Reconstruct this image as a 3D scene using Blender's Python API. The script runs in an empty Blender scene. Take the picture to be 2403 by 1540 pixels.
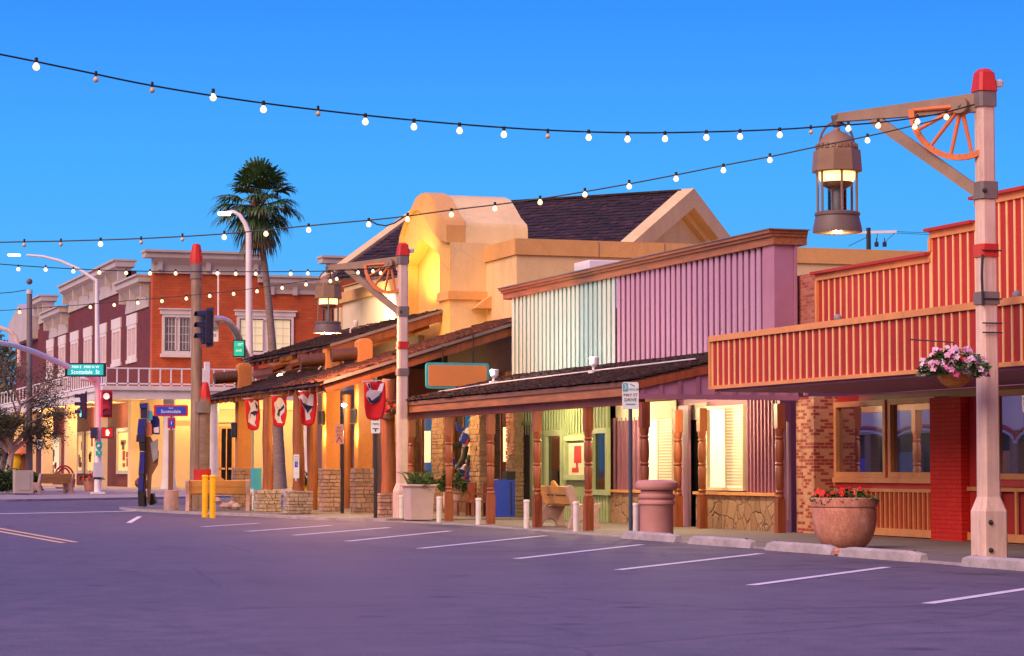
import bpy, bmesh, math, random
from math import radians as R, sin, cos, tan, atan, pi
from mathutils import Vector as V, Matrix, Quaternion
random.seed(7)
scene = bpy.context.scene
COL = scene.collection
# ---------------------------------------------------------------- camera model
F, CXP, CYP, HOR, CH = 5724.0, 1201.0, 770.0, 1100.0, 1.4
YAW = R(18.7); TP = (HOR - CYP) / F; PIT = atan(TP)
FW = V((sin(YAW), cos(YAW), 0)); RT = V((cos(YAW), -sin(YAW), 0)); CAM = V((0, 0, CH))
def ray(px, py):
    a = (px - CXP) / F; b = (CYP - py) / F
    h = cos(PIT) - b * sin(PIT); k = sin(PIT) + b * cos(PIT)
    return RT * a + FW * h + V((0, 0, k))
def atX(px, py, X): r = ray(px, py); return CAM + r * (X / r.x)
def atY(px, py, Y): r = ray(px, py); return CAM + r * (Y / r.y)
def atZ(px, py, z): r = ray(px, py); return CAM + r * ((z - CH) / r.z)
def atD(px, py, d): r = ray(px, py); return CAM + r * (d / (r.x * FW.x + r.y * FW.y))
def yO(px, X): return atX(px, HOR, X).y
def xO(px, Y): return atY(px, HOR, Y).x
def dep(X, Y): return X * FW.x + Y * FW.y
def zO(py, X, Y):
    v = (CYP - py) / F
    return CH + dep(X, Y) * (v + TP) / (1 - v * TP)
# ---------------------------------------------------------------- mesh builder
class MB:
    def __init__(s): s.bm = bmesh.new(); s.mi = 0
    def m(s, i): s.mi = i; return s
    def vs(s, pts): return [s.bm.verts.new(p) for p in pts]
    def fa(s, vl):
        try:
            f = s.bm.faces.new(vl); f.material_index = s.mi; return f
        except ValueError: return None
    def face(s, pts): s.fa(s.vs(pts)); return s
    def box(s, x0, x1, y0, y1, z0, z1):
        v = s.vs([(x0,y0,z0),(x1,y0,z0),(x1,y1,z0),(x0,y1,z0),(x0,y0,z1),(x1,y0,z1),(x1,y1,z1),(x0,y1,z1)])
        for q in ((3,2,1,0),(4,5,6,7),(0,1,5,4),(1,2,6,5),(2,3,7,6),(3,0,4,7)): s.fa([v[i] for i in q])
        return s
    def obox(s, c, u, v, w):
        """box centred at c with half vectors u, v, w"""
        c, u, v, w = V(c), V(u), V(v), V(w)
        p = [c+u*a+v*b+w*d for d in (-1,1) for a, b in ((-1,-1),(1,-1),(1,1),(-1,1))]
        vv = s.vs(p)
        for q in ((3,2,1,0),(4,5,6,7),(0,1,5,4),(1,2,6,5),(2,3,7,6),(3,0,4,7)): s.fa([vv[i] for i in q])
        return s
    def bar(s, a, b, w, h, up=(0,0,1)):
        """rectangular bar from a to b, width w (sideways), height h"""
        a, b = V(a), V(b); d = (b-a); u = V(up); sd = d.cross(u).normalized(); u = sd.cross(d).normalized()
        return s.obox((a+b)/2, d/2, sd*w/2, u*h/2)
    def prism(s, pts, vec):
        pts = [V(p) for p in pts]; vec = V(vec)
        a = s.vs(pts); b = s.vs([p+vec for p in pts]); n = len(pts)
        s.fa(a[::-1]); s.fa(b)
        for i in range(n): s.fa([a[i], a[(i+1)%n], b[(i+1)%n], b[i]])
        return s
    def tube(s, pts, r, n=8, cap=True):
        pts = [V(p) for p in pts]; k = len(pts)
        rs = r if isinstance(r, (list, tuple)) else [r]*k
        rings = []; ref = None
        for i, p in enumerate(pts):
            t = (pts[min(i+1,k-1)] - pts[max(i-1,0)]).normalized()
            if ref is None:
                ref = t.orthogonal().normalized()
                if abs(t.z) > .9: ref = V((1,0,0)); 
            ref = (ref - t*ref.dot(t)).normalized(); o = t.cross(ref)
            rings.append(s.vs([p + (ref*cos(2*pi*j/n+pi/n) + o*sin(2*pi*j/n+pi/n))*rs[i] for j in range(n)]))
        for i in range(k-1):
            for j in range(n): s.fa([rings[i][j], rings[i][(j+1)%n], rings[i+1][(j+1)%n], rings[i+1][j]])
        if cap: s.fa(rings[0][::-1]); s.fa(rings[-1])
        return s
    def lathe(s, prof, c=(0,0,0), n=24, ph=0):
        c = V(c); rings = []
        for r, z in prof: rings.append(s.vs([c+V((max(r,1e-4)*cos(2*pi*j/n+ph), max(r,1e-4)*sin(2*pi*j/n+ph), z)) for j in range(n)]))
        for i in range(len(prof)-1):
            for j in range(n): s.fa([rings[i][j], rings[i][(j+1)%n], rings[i+1][(j+1)%n], rings[i+1][j]])
        s.fa(rings[0][::-1]); s.fa(rings[-1]); return s
    def ball(s, c, r, n=10, k=6, sz=1.0):
        return s.lathe([(r*sin(pi*i/k), -r*sz*cos(pi*i/k)) for i in range(k+1)], c, n)
    def build(s, name, mats, parent=None, smooth=False, bevel=0, **kw):
        me = bpy.data.meshes.new(name)
        bmesh.ops.remove_doubles(s.bm, verts=s.bm.verts, dist=1e-6) if smooth else None
        bmesh.ops.recalc_face_normals(s.bm, faces=s.bm.faces)
        off = V(WL.get(parent.name, (0,0,0))) if parent else V(kw.pop('at', (0,0,0)))
        if off.length: bmesh.ops.translate(s.bm, verts=s.bm.verts, vec=-off)
        s.bm.to_mesh(me); s.bm.free()
        if smooth:
            me.polygons.foreach_set('use_smooth', [True]*len(me.polygons)); me.set_sharp_from_angle(angle=R(35))
        for m_ in (mats if isinstance(mats, (list, tuple)) else [mats]): me.materials.append(MAT[m_] if isinstance(m_, str) else m_)
        o = bpy.data.objects.new(name, me); COL.objects.link(o)
        if parent: o.parent = parent
        else: o.location = off
        WL[o.name] = tuple(off)
        if bevel:
            b = o.modifiers.new('Bevel', 'BEVEL'); b.width = bevel; b.segments = 2; b.limit_method = 'ANGLE'
        tag(o, **kw); return o
WL = {}
def tag(o, label=None, cat=None, group=None, kind=None):
    if label: o['label'] = label
    if cat: o['category'] = cat
    if group: o['group'] = group
    if kind: o['kind'] = kind
    return o
def thing(name, loc, label, cat, group=None, rz=0):
    o = bpy.data.objects.new(name, None); COL.objects.link(o)
    o.location = loc; o.rotation_euler = (0, 0, rz); o.empty_display_size = .2
    WL[o.name] = tuple(loc); return tag(o, label, cat, group)
def dup(root, loc, label, rz=None, group=None):
    def cp(o, par):
        c = o.copy(); COL.objects.link(c)
        if par: c.parent = par
        for ch in o.children: cp(ch, c)
        return c
    c = cp(root, None); c.location = loc
    if rz is not None: c.rotation_euler = (0, 0, rz)
    c['label'] = label
    if group: c['group'] = group
    WL[c.name] = tuple(loc); return c
def text(parent, s, size, loc, xdir, mat, name='lettering', ydir=(0,0,1), sx=1.0):
    """flat lettering centred at loc reading along xdir"""
    cu = bpy.data.curves.new(name, 'FONT'); cu.body = s; cu.size = size; cu.align_x = 'CENTER'; cu.align_y = 'CENTER'; cu.extrude = .002
    cu.materials.append(MAT[mat]); cu.resolution_u = 2
    o = bpy.data.objects.new(name, cu); COL.objects.link(o)
    x = V(xdir).normalized(); y = V(ydir).normalized(); z = x.cross(y)
    m = Matrix((x, y, z)).transposed().to_4x4()
    p = V(loc)
    if parent: o.parent = parent; p = p - V(WL.get(parent.name, (0,0,0)))
    o2 = bpy.data.objects.new(name, bpy.data.meshes.new_from_object(o)); COL.objects.link(o2); bpy.data.objects.remove(o); o2.parent = parent
    o2.matrix_local = Matrix.Translation(p) @ m @ Matrix.Diagonal((sx, 1, 1, 1)); return o2
def lamp(name, kind, loc, energy, color, size=.1, target=None, spot=None, parent=None, blend=.6):
    l = bpy.data.lights.new(name, kind); l.energy = energy; l.color = color
    if kind in ('POINT', 'SPOT'): l.shadow_soft_size = size
    if kind == 'SPOT': l.spot_size = R(spot or 90); l.spot_blend = blend
    if kind == 'AREA': l.size = size
    o = bpy.data.objects.new(name, l); COL.objects.link(o); o.location = loc
    if target is not None: o.rotation_euler = (V(target)-V(loc)).to_track_quat('-Z', 'Y').to_euler()
    return o
# ---------------------------------------------------------------- procedural materials
MAT = {}
class NT:
    def __init__(s, name):
        m = bpy.data.materials.new(name); m.use_nodes = True; s.m = m; s.t = m.node_tree; MAT[name] = m
        s.b = s.t.nodes['Principled BSDF']; s.L = s.t.links
    def n(s, ty, **kw):
        x = s.t.nodes.new(ty)
        for k, v in kw.items():
            if k in x.bl_rna.properties.keys(): setattr(x, k, v)
            else: x.inputs[k.replace('_', ' ')].default_value = v
        return x
    def l(s, a, b): s.L.new(a, b)
    def coord(s, sc=(1,1,1), wall=False):
        tc = s.n('ShaderNodeTexCoord'); out = tc.outputs['Object']
        if wall:
            sp = s.n('ShaderNodeSeparateXYZ'); s.l(out, sp.inputs[0]); ad = s.n('ShaderNodeMath', operation='ADD')
            s.l(sp.outputs[0], ad.inputs[0]); s.l(sp.outputs[1], ad.inputs[1]); cb = s.n('ShaderNodeCombineXYZ')
            s.l(ad.outputs[0], cb.inputs[0]); s.l(sp.outputs[2], cb.inputs[1]); out = cb.outputs[0]
        mp = s.n('ShaderNodeMapping'); mp.inputs['Scale'].default_value = sc; s.l(out, mp.inputs[0]); return mp.outputs[0]
    def noise(s, vec, scale, detail=5, rough=.6):
        x = s.n('ShaderNodeTexNoise'); x.inputs['Scale'].default_value = scale; x.inputs['Detail'].default_value = detail; x.inputs['Roughness'].default_value = rough
        s.l(vec, x.inputs['Vector']); return x.outputs['Fac']
    def ramp(s, fac, stops):
        x = s.n('ShaderNodeValToRGB'); e = x.color_ramp.elements
        while len(e) < len(stops): e.new(.5)
        for el, (p, c) in zip(e, stops): el.position = p; el.color = (c[0], c[1], c[2], 1) if isinstance(c, tuple) else (c, c, c, 1)
        s.l(fac, x.inputs[0]); return x.outputs[0]
    def mix(s, a, b, fac, mode='MIX'):
        x = s.n('ShaderNodeMix', data_type='RGBA', blend_type=mode)
        for i, v in ((0, fac), (6, a), (7, b)):
            if hasattr(v, 'is_output') or isinstance(v, bpy.types.NodeSocket): s.l(v, x.inputs[i])
            elif i == 0: x.inputs[0].default_value = v
            else: x.inputs[i].default_value = (v[0], v[1], v[2], 1)
        return x.outputs[2]
    def mapr(s, v, a, b):
        x = s.n('ShaderNodeMapRange'); x.inputs[1].default_value = a; x.inputs[2].default_value = b; s.l(v, x.inputs[0]); return x.outputs[0]
    def col(s, c): s.l(c, s.b.inputs['Base Color'])
    def bump(s, h, st, dist=.02, prev=None):
        x = s.n('ShaderNodeBump'); x.inputs['Strength'].default_value = st; x.inputs['Distance'].default_value = dist
        s.l(h, x.inputs['Height'])
        if prev: s.l(prev, x.inputs['Normal'])
        s.l(x.outputs[0], s.b.inputs['Normal']); return x.outputs[0]
def sc(c, k): return tuple(min(1, max(0, x*k)) for x in c)
def basic(name, c, rough=.65, var=.25, scale=3.0, bump=.15, stretch=(1,1,1), metal=0, spec=.4, fine=40, dirt=None):
    t = NT(name); vec = t.coord(stretch)
    n1 = t.noise(vec, scale, 6); n2 = t.noise(vec, fine, 3)
    a = t.ramp(n1, [(.28, sc(c, 1-var)), (.72, sc(c, 1+var))])
    a = t.mix(a, t.ramp(n2, [(.3, 1-var*.6), (.7, 1+var*.2)]), 1.0, 'MULTIPLY')
    if dirt: a = t.mix(a, dirt, t.ramp(t.noise(vec, scale*.5, 8, .7), [(.52, 0.), (.72, .55)]))
    t.col(a); t.b.inputs['Roughness'].default_value = rough; t.b.inputs['Metallic'].default_value = metal
    t.b.inputs['Specular IOR Level'].default_value = spec
    if bump: t.bump(n2, bump, .01)
    return t
def wood(name, c, rough=.6, axis=2, var=.35):
    st = [9, 9, 9]; st[axis] = .7
    t = NT(name); vec = t.coord(tuple(st)); n1 = t.noise(vec, 1.6, 8, .65); n2 = t.noise(t.coord((1,1,1)), .9, 3)
    a = t.ramp(n1, [(.25, sc(c, 1-var*1.3)), (.5, c), (.75, sc(c, 1+var))])
    a = t.mix(a, t.ramp(n2, [(.3, .78), (.7, 1.12)]), 1.0, 'MULTIPLY')
    t.col(a); t.b.inputs['Roughness'].default_value = rough; t.bump(n1, .3, .01); return t
def brick(name, c1, c2, mort, w=.22, h=.075, var=.3, msize=.012, bump=.5, ramp=None, rough=.8):
    t = NT(name); vec = t.coord((1,1,1), wall=True)
    b = t.n('ShaderNodeTexBrick'); t.l(vec, b.inputs['Vector'])
    b.inputs['Scale'].default_value = 1; b.inputs['Brick Width'].default_value = w; b.inputs['Row Height'].default_value = h
    b.inputs['Mortar Size'].default_value = msize; b.inputs['Color1'].default_value = (*c1, 1); b.inputs['Color2'].default_value = (*c2, 1); b.inputs['Mortar'].default_value = (*mort, 1)
    b.inputs['Bias'].default_value = 0
    n = t.noise(t.coord(), 1.2, 6); n2 = t.noise(t.coord(), 30, 4)
    a = b.outputs['Color']
    if ramp:
        b.inputs['Color1'].default_value = (0,0,0,1); b.inputs['Color2'].default_value = (1,1,1,1); b.inputs['Mortar'].default_value = (.5,.5,.5,1)
        a = t.mix(t.ramp(b.outputs['Color'], ramp), mort, b.outputs['Fac'])
    a = t.mix(a, t.ramp(n, [(.3, 1-var), (.7, 1+var*.6)]), 1.0, 'MULTIPLY')
    a = t.mix(a, t.ramp(n2, [(.3, .8), (.7, 1.1)]), 1.0, 'MULTIPLY')
    t.col(a); t.b.inputs['Roughness'].default_value = rough
    p = t.bump(n2, .25, .01); t.bump(t.ramp(b.outputs['Fac'], [(0., 1.), (1., 0.)]), bump, .02, p); return t
def emit(name, c, st, base=(.8,.8,.8)):
    t = NT(name); t.b.inputs['Base Color'].default_value = (*base, 1); t.b.inputs['Emission Color'].default_value = (*c, 1); t.b.inputs['Emission Strength'].default_value = st; return t
def mirror_glass(name, c, k):
    t = NT(name); g = t.n('ShaderNodeBsdfGlossy'); g.inputs['Roughness'].default_value = .015; g.inputs['Color'].default_value = (.9,.88,.95,1); t.b.inputs['Base Color'].default_value = (*c,1); t.b.inputs['Roughness'].default_value = .3
    ms = t.n('ShaderNodeMixShader'); ms.inputs[0].default_value = k; t.l(t.b.outputs[0], ms.inputs[1]); t.l(g.outputs[0], ms.inputs[2]); t.l(ms.outputs[0], t.t.nodes['Material Output'].inputs[0])
def plain(name, c, rough=.5, metal=0, spec=.5):
    t = NT(name); vec = t.coord(); t.col(t.ramp(t.noise(vec, 5, 4), [(.3, sc(c, .85)), (.7, sc(c, 1.1))]))
    t.b.inputs['Roughness'].default_value = rough; t.b.inputs['Metallic'].default_value = metal; t.b.inputs['Specular IOR Level'].default_value = spec; return t
def glass(name, tint=(.9,.95,1), back=None):
    t = NT(name); g = t.n('ShaderNodeBsdfGlossy'); g.inputs['Roughness'].default_value = .02
    tr = t.n('ShaderNodeBsdfTransparent'); tr.inputs[0].default_value = (*tint, 1)
    fr = t.n('ShaderNodeFresnel'); fr.inputs[0].default_value = 1.5
    ms = t.n('ShaderNodeMixShader'); t.l(fr.outputs[0], ms.inputs[0]); t.l(tr.outputs[0], ms.inputs[1]); t.l(g.outputs[0], ms.inputs[2])
    t.l(ms.outputs[0], t.t.nodes['Material Output'].inputs[0]); return t

# ground
def asphalt():
    t = NT('asphalt'); vec = t.coord()
    n1 = t.noise(vec, .25, 6, .65); n2 = t.noise(vec, 60, 3); n3 = t.noise(vec, 2.2, 6, .7); n4 = t.noise(t.coord((.5, .06, 1)), 1.3, 6, .7)
    a = t.ramp(n1, [(.3, (.098,.080,.108)), (.7, (.122,.10,.134))])
    n5 = t.noise(vec, 140, 2); n6 = t.noise(t.coord((.12, 1.1, 1)), 1.0, 7, .75)
    a = t.mix(a, t.ramp(n3, [(.35, .76), (.6, 1.1)]), 1.0, 'MULTIPLY')
    a = t.mix(a, t.ramp(n4, [(.30, .74), (.42, 1.02)]), 1.0, 'MULTIPLY')
    a = t.mix(a, t.ramp(n6, [(.33, .55), (.43, 1.02)]), 1.0, 'MULTIPLY')
    a = t.mix(a, t.ramp(n2, [(.3, .6), (.7, 1.4)]), 1.0, 'MULTIPLY')
    a = t.mix(a, t.ramp(n5, [(.62, 0.), (.7, .16)]), 1.0, 'ADD')
    sx = t.n('ShaderNodeSeparateXYZ'); t.l(vec, sx.inputs[0]); bay = t.ramp(t.mapr(sx.outputs[0], 10.5, 16.5), [(0., 0.), (1., 1.)])
    oil = t.mix((1,1,1), t.ramp(t.noise(t.coord((1,1,1)), .75, 7, .7), [(.50, 1.), (.66, .45)]), bay); a = t.mix(a, oil, 1.0, 'MULTIPLY')
    spot = t.n('ShaderNodeTexVoronoi'); spot.inputs['Scale'].default_value = .55; t.l(vec, spot.inputs['Vector']); a = t.mix(a, (.03,.028,.032), t.ramp(spot.outputs['Distance'], [(.05, .6), (.14, 0.)]))
    vo = t.n('ShaderNodeTexVoronoi', feature='DISTANCE_TO_EDGE'); vo.inputs['Scale'].default_value = .16
    wv = t.n('ShaderNodeMixRGB'); 
    nz = t.n('ShaderNodeTexNoise'); nz.inputs['Scale'].default_value = 1.5; nz.inputs['Detail'].default_value = 6; t.l(vec, nz.inputs['Vector'])
    wv.inputs[0].default_value = .18; t.l(vec, wv.inputs[1]); t.l(nz.outputs['Color'], wv.inputs[2]); t.l(wv.outputs[0], vo.inputs['Vector'])
    a = t.mix(a, (.02,.018,.02), t.ramp(vo.outputs['Distance'], [(0., .4), (.004, 0.)]))
    t.col(a); t.b.inputs['Specular IOR Level'].default_value = .45
    t.l(t.ramp(n3, [(.3, .62), (.7, .8)]), t.b.inputs['Roughness']); t.bump(n2, .5, .012)
asphalt()
def concrete(name, c, joint=1.5):
    t = NT(name); vec = t.coord()
    b = t.n('ShaderNodeTexBrick'); t.l(vec, b.inputs['Vector']); b.offset = 0
    for k, v in (('Scale', 1), ('Brick Width', joint), ('Row Height', joint), ('Mortar Size', .012)): b.inputs[k].default_value = v
    b.inputs['Color1'].default_value = (*sc(c, .94), 1); b.inputs['Color2'].default_value = (*sc(c, 1.06), 1); b.inputs['Mortar'].default_value = (*sc(c, .5), 1)
    n = t.noise(vec, .8, 7, .7); n2 = t.noise(vec, 45, 3)
    a = t.mix(b.outputs['Color'], t.ramp(n, [(.3, .72), (.65, 1.1)]), 1.0, 'MULTIPLY')
    a = t.mix(a, t.ramp(n2, [(.3, .85), (.7, 1.1)]), 1.0, 'MULTIPLY')
    t.col(a); t.b.inputs['Roughness'].default_value = .75; t.bump(n2, .25, .01)
concrete('pavement', (.20,.175,.155)); concrete('far_pavement', (.34,.29,.29), 2.2)
basic('kerb', (.40,.36,.36), .8, .3, 2, .3, dirt=(.12,.1,.1))
basic('wheel_stop', (.42,.38,.38), .85, .3, 3, .5, dirt=(.08,.07,.08))
basic('fascia_pale', (.86,.74,.66), .7, .06, .6, .05); basic('line_paint', (.72,.70,.72), .7, .25, 9, .2, fine=60, dirt=(.16,.14,.17))
basic('yellow_paint_line', (.75,.52,.28), .7, .2, 5, .2)
basic('earth', (.2,.15,.12), .9, .3, .5)
# stucco and paint
basic('stucco_orange', (.70,.38,.17), .85, .14, .6, .35, fine=70, dirt=(.55,.29,.13))
basic('stucco_coping', (.74,.36,.13), .8, .12, .8, .25)
basic('stucco_floodlit', (.80,.50,.14), .85, .1, 1, .25)
basic('stucco_cream', (.74,.62,.40), .85, .1, 1, .25)
basic('pillar_orange', (.66,.28,.085), .85, .15, 1, .35)
basic('brown_panel', (.22,.085,.035), .7, .2, 2)
basic('sign_tan', (.62,.27,.09), .5, .06, 2, .05)
basic('teal', (.05,.42,.52), .5, .1, 3)
basic('red_panel', (.43,.031,.022), .6, .25, 1.2, .15, stretch=(1,1,.25), dirt=(.30,.03,.03))
basic('red_bright', (.56,.035,.03), .6, .15, 2, .15)
basic('batten_yellow', (.92,.62,.28), .6, .16, 2.5, .2, dirt=(.72,.40,.17)); basic('tan_trim', (.76,.34,.12), .6, .2, 2.5, .2, dirt=(.55,.20,.09))
basic('purple_corr', (.42,.21,.28), .5, .22, .9, .08, stretch=(1,1,.25), dirt=(.50,.29,.30))
basic('green_corr', (.55,.66,.50), .45, .16, .8, .08, stretch=(1,1,.25), dirt=(.42,.48,.42))
basic('purple_wall', (.35,.15,.22), .6, .18, 1, .15)
basic('purple_light', (.42,.20,.30), .55, .12, 1.2, .12)
basic('green_wall', (.27,.34,.15), .6, .14, 1.2, .12)
basic('green_trim', (.42,.50,.27), .6, .12, 2, .1)
basic('cream_paint', (.78,.68,.46), .6, .1, 2, .1)
basic('white_paint', (.80,.77,.76), .45, .08, 2, .08)
basic('white_trim', (.74,.68,.62), .5, .12, 1.5, .1)
basic('cornice', (.50,.45,.41), .6, .12, .8, .1)
basic('cream_wall', (.76,.58,.34), .8, .1, .8, .15)
basic('bollard_white', (.74,.70,.67), .55, .12, 4, .1, dirt=(.4,.32,.28))
basic('yellow_bollard', (.82,.52,.01), .5, .1, 3, .1)
basic('post_pink', (.68,.44,.34), .7, .16, 1.2, .35, stretch=(6,6,.6))
basic('post_brown', (.30,.21,.15), .6, .2, 2, .2)
basic('post_grey', (.20,.17,.17), .5, .15, 3)
basic('cap_red', (.58,.03,.025), .5, .12, 4)
basic('lantern_brown', (.27,.17,.105), .5, .15, 3, .1)
basic('lantern_dark', (.16,.12,.11), .5, .15, 3, .1)
basic('wheel_orange', (.68,.20,.07), .55, .15, 4)
basic('coir', (.60,.25,.06), .9, .3, 12, .5, stretch=(1,1,4)); basic('terracotta', (.62,.29,.21), .75, .2, 2.2, .3, dirt=(.72,.45,.38))
basic('bin_pink', (.52,.26,.23), .7, .12, 3, .25)
basic('planter_pink', (.55,.42,.40), .75, .12, 2, .2)
basic('concrete_pink', (.46,.31,.27), .8, .2, 4, .4)
basic('rubber_black', (.012,.012,.013), .5, .2, 5)
basic('iron_dark', (.03,.028,.03), .5, .2, 5)
basic('pole_blue', (.05,.075,.11), .45, .15, 5, .05)
basic('galv', (.62,.62,.66), .4, .1, 3, .05)
basic('grey_box', (.26,.27,.29), .6, .2, 3)
basic('beige_box', (.42,.37,.32), .7, .1, 1)
basic('navy', (.02,.022,.07), .5, .2, 3)
basic('royal', (.02,.06,.55), .45, .1, 3)
basic('deep_blue', (.015,.02,.22), .5, .15, 3)
basic('flag_red', (.62,.015,.02), .8, .1, 5, .1)
basic('flag_white', (.75,.70,.76), .8, .08, 5, .1)
basic('sign_white', (.74,.80,.80), .4, .04, 3, .0)
basic('sign_pink', (.72,.42,.40), .5, .05, 3, 0)
basic('sign_green', (.01,.42,.34), .4, .06, 3, 0)
basic('ink', (.03,.07,.10), .5, .1, 3, 0)
basic('ink_red', (.55,.03,.03), .5, .1, 3, 0)
basic('fire_red', (.5,.02,.015), .4, .1, 3, 0)
wood('beam', (.24,.075,.022)); wood('beam_red', (.27,.068,.022), .5); wood('log', (.30,.095,.03), .55); wood('log_dark', (.11,.045,.02)); wood('fascia', (.36,.13,.04), .55, 1)
wood('fascia_dark', (.17,.065,.035), .6, 1); wood('pole_wood', (.30,.22,.16), .8); wood('slat', (.66,.34,.09), .5, 1, .2); wood('slat_x', (.66,.34,.09), .5, 0, .2)
wood('shake', (.115,.055,.05), .85, 0, .5); wood('shake_warm', (.19,.075,.04), .85, 0, .5); wood('slate', (.085,.05,.058), .8, 0, .45); wood('ply_brown', (.22,.10,.04))
def varied(name, cs, rough=.85):
    """colour picked per loose piece (random per island) for shakes and stones"""
    t = NT(name); g = t.n('ShaderNodeNewGeometry'); a = t.ramp(g.outputs['Random Per Island'], [(i/(len(cs)-1), c) for i, c in enumerate(cs)])
    v = t.coord(); a = t.mix(a, t.ramp(t.noise(v, 14, 5), [(.3, .65), (.7, 1.2)]), 1.0, 'MULTIPLY')
    t.col(a); t.b.inputs['Roughness'].default_value = rough; t.bump(t.noise(v, 45, 4), .5, .015)
varied('shakes', [(.018,.008,.008), (.055,.022,.018), (.03,.013,.012), (.085,.04,.03), (.02,.01,.011)])
varied('shakes_warm', [(.06,.022,.012), (.14,.05,.02), (.085,.032,.018), (.20,.08,.034), (.05,.02,.012)])
varied('slates', [(.010,.005,.007), (.03,.012,.014), (.015,.008,.010), (.055,.022,.022), (.009,.005,.008)])
varied('stone_tan', [(.40,.24,.13), (.52,.34,.2), (.33,.19,.11), (.46,.30,.19), (.38,.25,.17)])
varied('stone_pink', [(.42,.24,.18), (.54,.36,.27), (.34,.2,.15), (.50,.34,.26), (.44,.27,.2)])
varied('stone_pale', [(.56,.44,.30), (.46,.33,.22), (.60,.50,.37), (.5,.38,.26), (.40,.29,.2)])
varied('petal_pink', [(.75,.40,.62), (.82,.58,.74), (.72,.10,.35), (.80,.55,.72), (.85,.68,.8)], .6)
varied('petal_red', [(.62,.015,.012), (.75,.04,.02), (.5,.01,.01), (.8,.10,.03)], .6)
varied('leaf', [(.035,.085,.015), (.07,.15,.025), (.05,.11,.02), (.10,.19,.035)], .55)
varied('leaf_dark', [(.018,.05,.012), (.035,.085,.018), (.025,.06,.014), (.05,.10,.02)], .55)
varied('leaf_olive', [(.06,.07,.02), (.09,.10,.03), (.045,.06,.02), (.11,.10,.05)], .6)
varied('frond', [(.025,.075,.022), (.05,.13,.03), (.035,.095,.025), (.08,.15,.04)], .5)
varied('frond_dry', [(.13,.12,.04), (.2,.16,.07), (.09,.09,.03)], .7)
basic('palm_trunk', (.26,.19,.15), .9, .3, 3, .6, stretch=(1,1,3)); basic('bark_pale', (.52,.38,.30), .8, .2, 3, .3); basic('twig', (.22,.15,.13), .8, .2, 3)
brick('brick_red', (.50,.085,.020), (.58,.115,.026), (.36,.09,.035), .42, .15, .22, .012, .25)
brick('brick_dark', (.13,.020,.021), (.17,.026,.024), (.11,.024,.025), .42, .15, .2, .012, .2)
brick('brick_mottled', (.6,.3,.15), (.4,.05,.03), (.58,.30,.17), .2, .07, .15, .008, .35, ramp=[(.0,(.62,.31,.15)), (.55,(.66,.34,.17)), (.60,(.40,.07,.04)), (1.,(.32,.04,.025))])
brick('brick_painted', (.68,.035,.03), (.74,.042,.035), (.48,.022,.02), .42, .085, .12, .007, .4, rough=.8).b.inputs['Specular IOR Level'].default_value = .12
brick('brick_end', (.5,.16,.1), (.3,.05,.04), (.45,.2,.14), .2, .07, .2, .008, .35, ramp=[(.0,(.42,.1,.07)), (.5,(.5,.2,.14)), (1.,(.3,.05,.04))])
def flagstone():
    t = NT('flagstone'); vec = t.coord((1,1,1), wall=True); nz = t.n('ShaderNodeTexNoise'); nz.inputs['Scale'].default_value = 3; t.l(vec, nz.inputs['Vector'])
    mx = t.n('ShaderNodeMixRGB'); mx.inputs[0].default_value = .12; t.l(vec, mx.inputs[1]); t.l(nz.outputs['Color'], mx.inputs[2])
    a = t.n('ShaderNodeTexVoronoi', feature='DISTANCE_TO_EDGE'); b = t.n('ShaderNodeTexVoronoi')
    for x in (a, b): x.inputs['Scale'].default_value = 3.2; t.l(mx.outputs[0], x.inputs['Vector'])
    c = t.ramp(t.noise(b.outputs['Color'], 3, 1), [(.3, (.30,.16,.085)), (.5, (.42,.25,.14)), (.7, (.36,.2,.12))])
    c = t.mix(c, (.12,.075,.05), t.ramp(a.outputs['Distance'], [(0., 1.), (.035, 0.)]))
    c = t.mix(c, t.ramp(t.noise(vec, 18, 5), [(.3, .7), (.7, 1.2)]), 1.0, 'MULTIPLY')
    t.col(c); t.b.inputs['Roughness'].default_value = .85; t.bump(t.ramp(a.outputs['Distance'], [(0., 0.), (.06, 1.)]), .7, .04)
flagstone()
# glazing and lights
plain('dark_glass', (.010,.010,.013), .05, 0, .45); mirror_glass('film_glass', (.012,.012,.016), .6); plain('black', (.006,.006,.007), .6); plain('dim_room', (.05,.03,.02), .7)
glass('clear_glass'); plain('grey_glass', (.16,.15,.17), .08, 0, .8)
emit('bulb_lit', (1.0,.64,.27), 2.0, (1,.9,.7)); plain('bulb_off', (.72,.60,.38), .25)
emit('lit_bowl', (1.0,.55,.16), 3.0); emit('lit_cream', (1.0,.82,.45), .55, (.8,.7,.5)); emit('lit_warm', (1.0,.62,.18), .55, (.7,.5,.2))
emit('lit_shutter', (1.0,.86,.50), .62, (.85,.8,.66)); emit('flood_lit', (1.0,.82,.5), 8.0); emit('led', (.75,.85,1.0), 25.0); emit('lamp_head', (.8,.95,1.0), 5)
emit('signal_red', (1.0,.02,.05), 3.0, (.2,0,0)); basic('red_glow_plate', (.75,.01,.03), .5, .1, 2, 0); emit('signal_red_white', (1,.25,.2), 3.0); emit('signal_green', (.05,.9,.75), 2.5); emit('signal_hand', (1,.45,.2), 4.0)
emit('sign_teal_lit', (.01,.62,.60), .55, (0,.3,.3)); emit('sign_letters_lit', (.75,1,1), .9); emit('sign_green_lit', (.02,.60,.36), .65, (0,.3,.2)); emit('sign_yellow_lit', (.6,.9,.2), .7)
emit('lit_panes', (1.0,.84,.5), .42, (.6,.5,.3))

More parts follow.
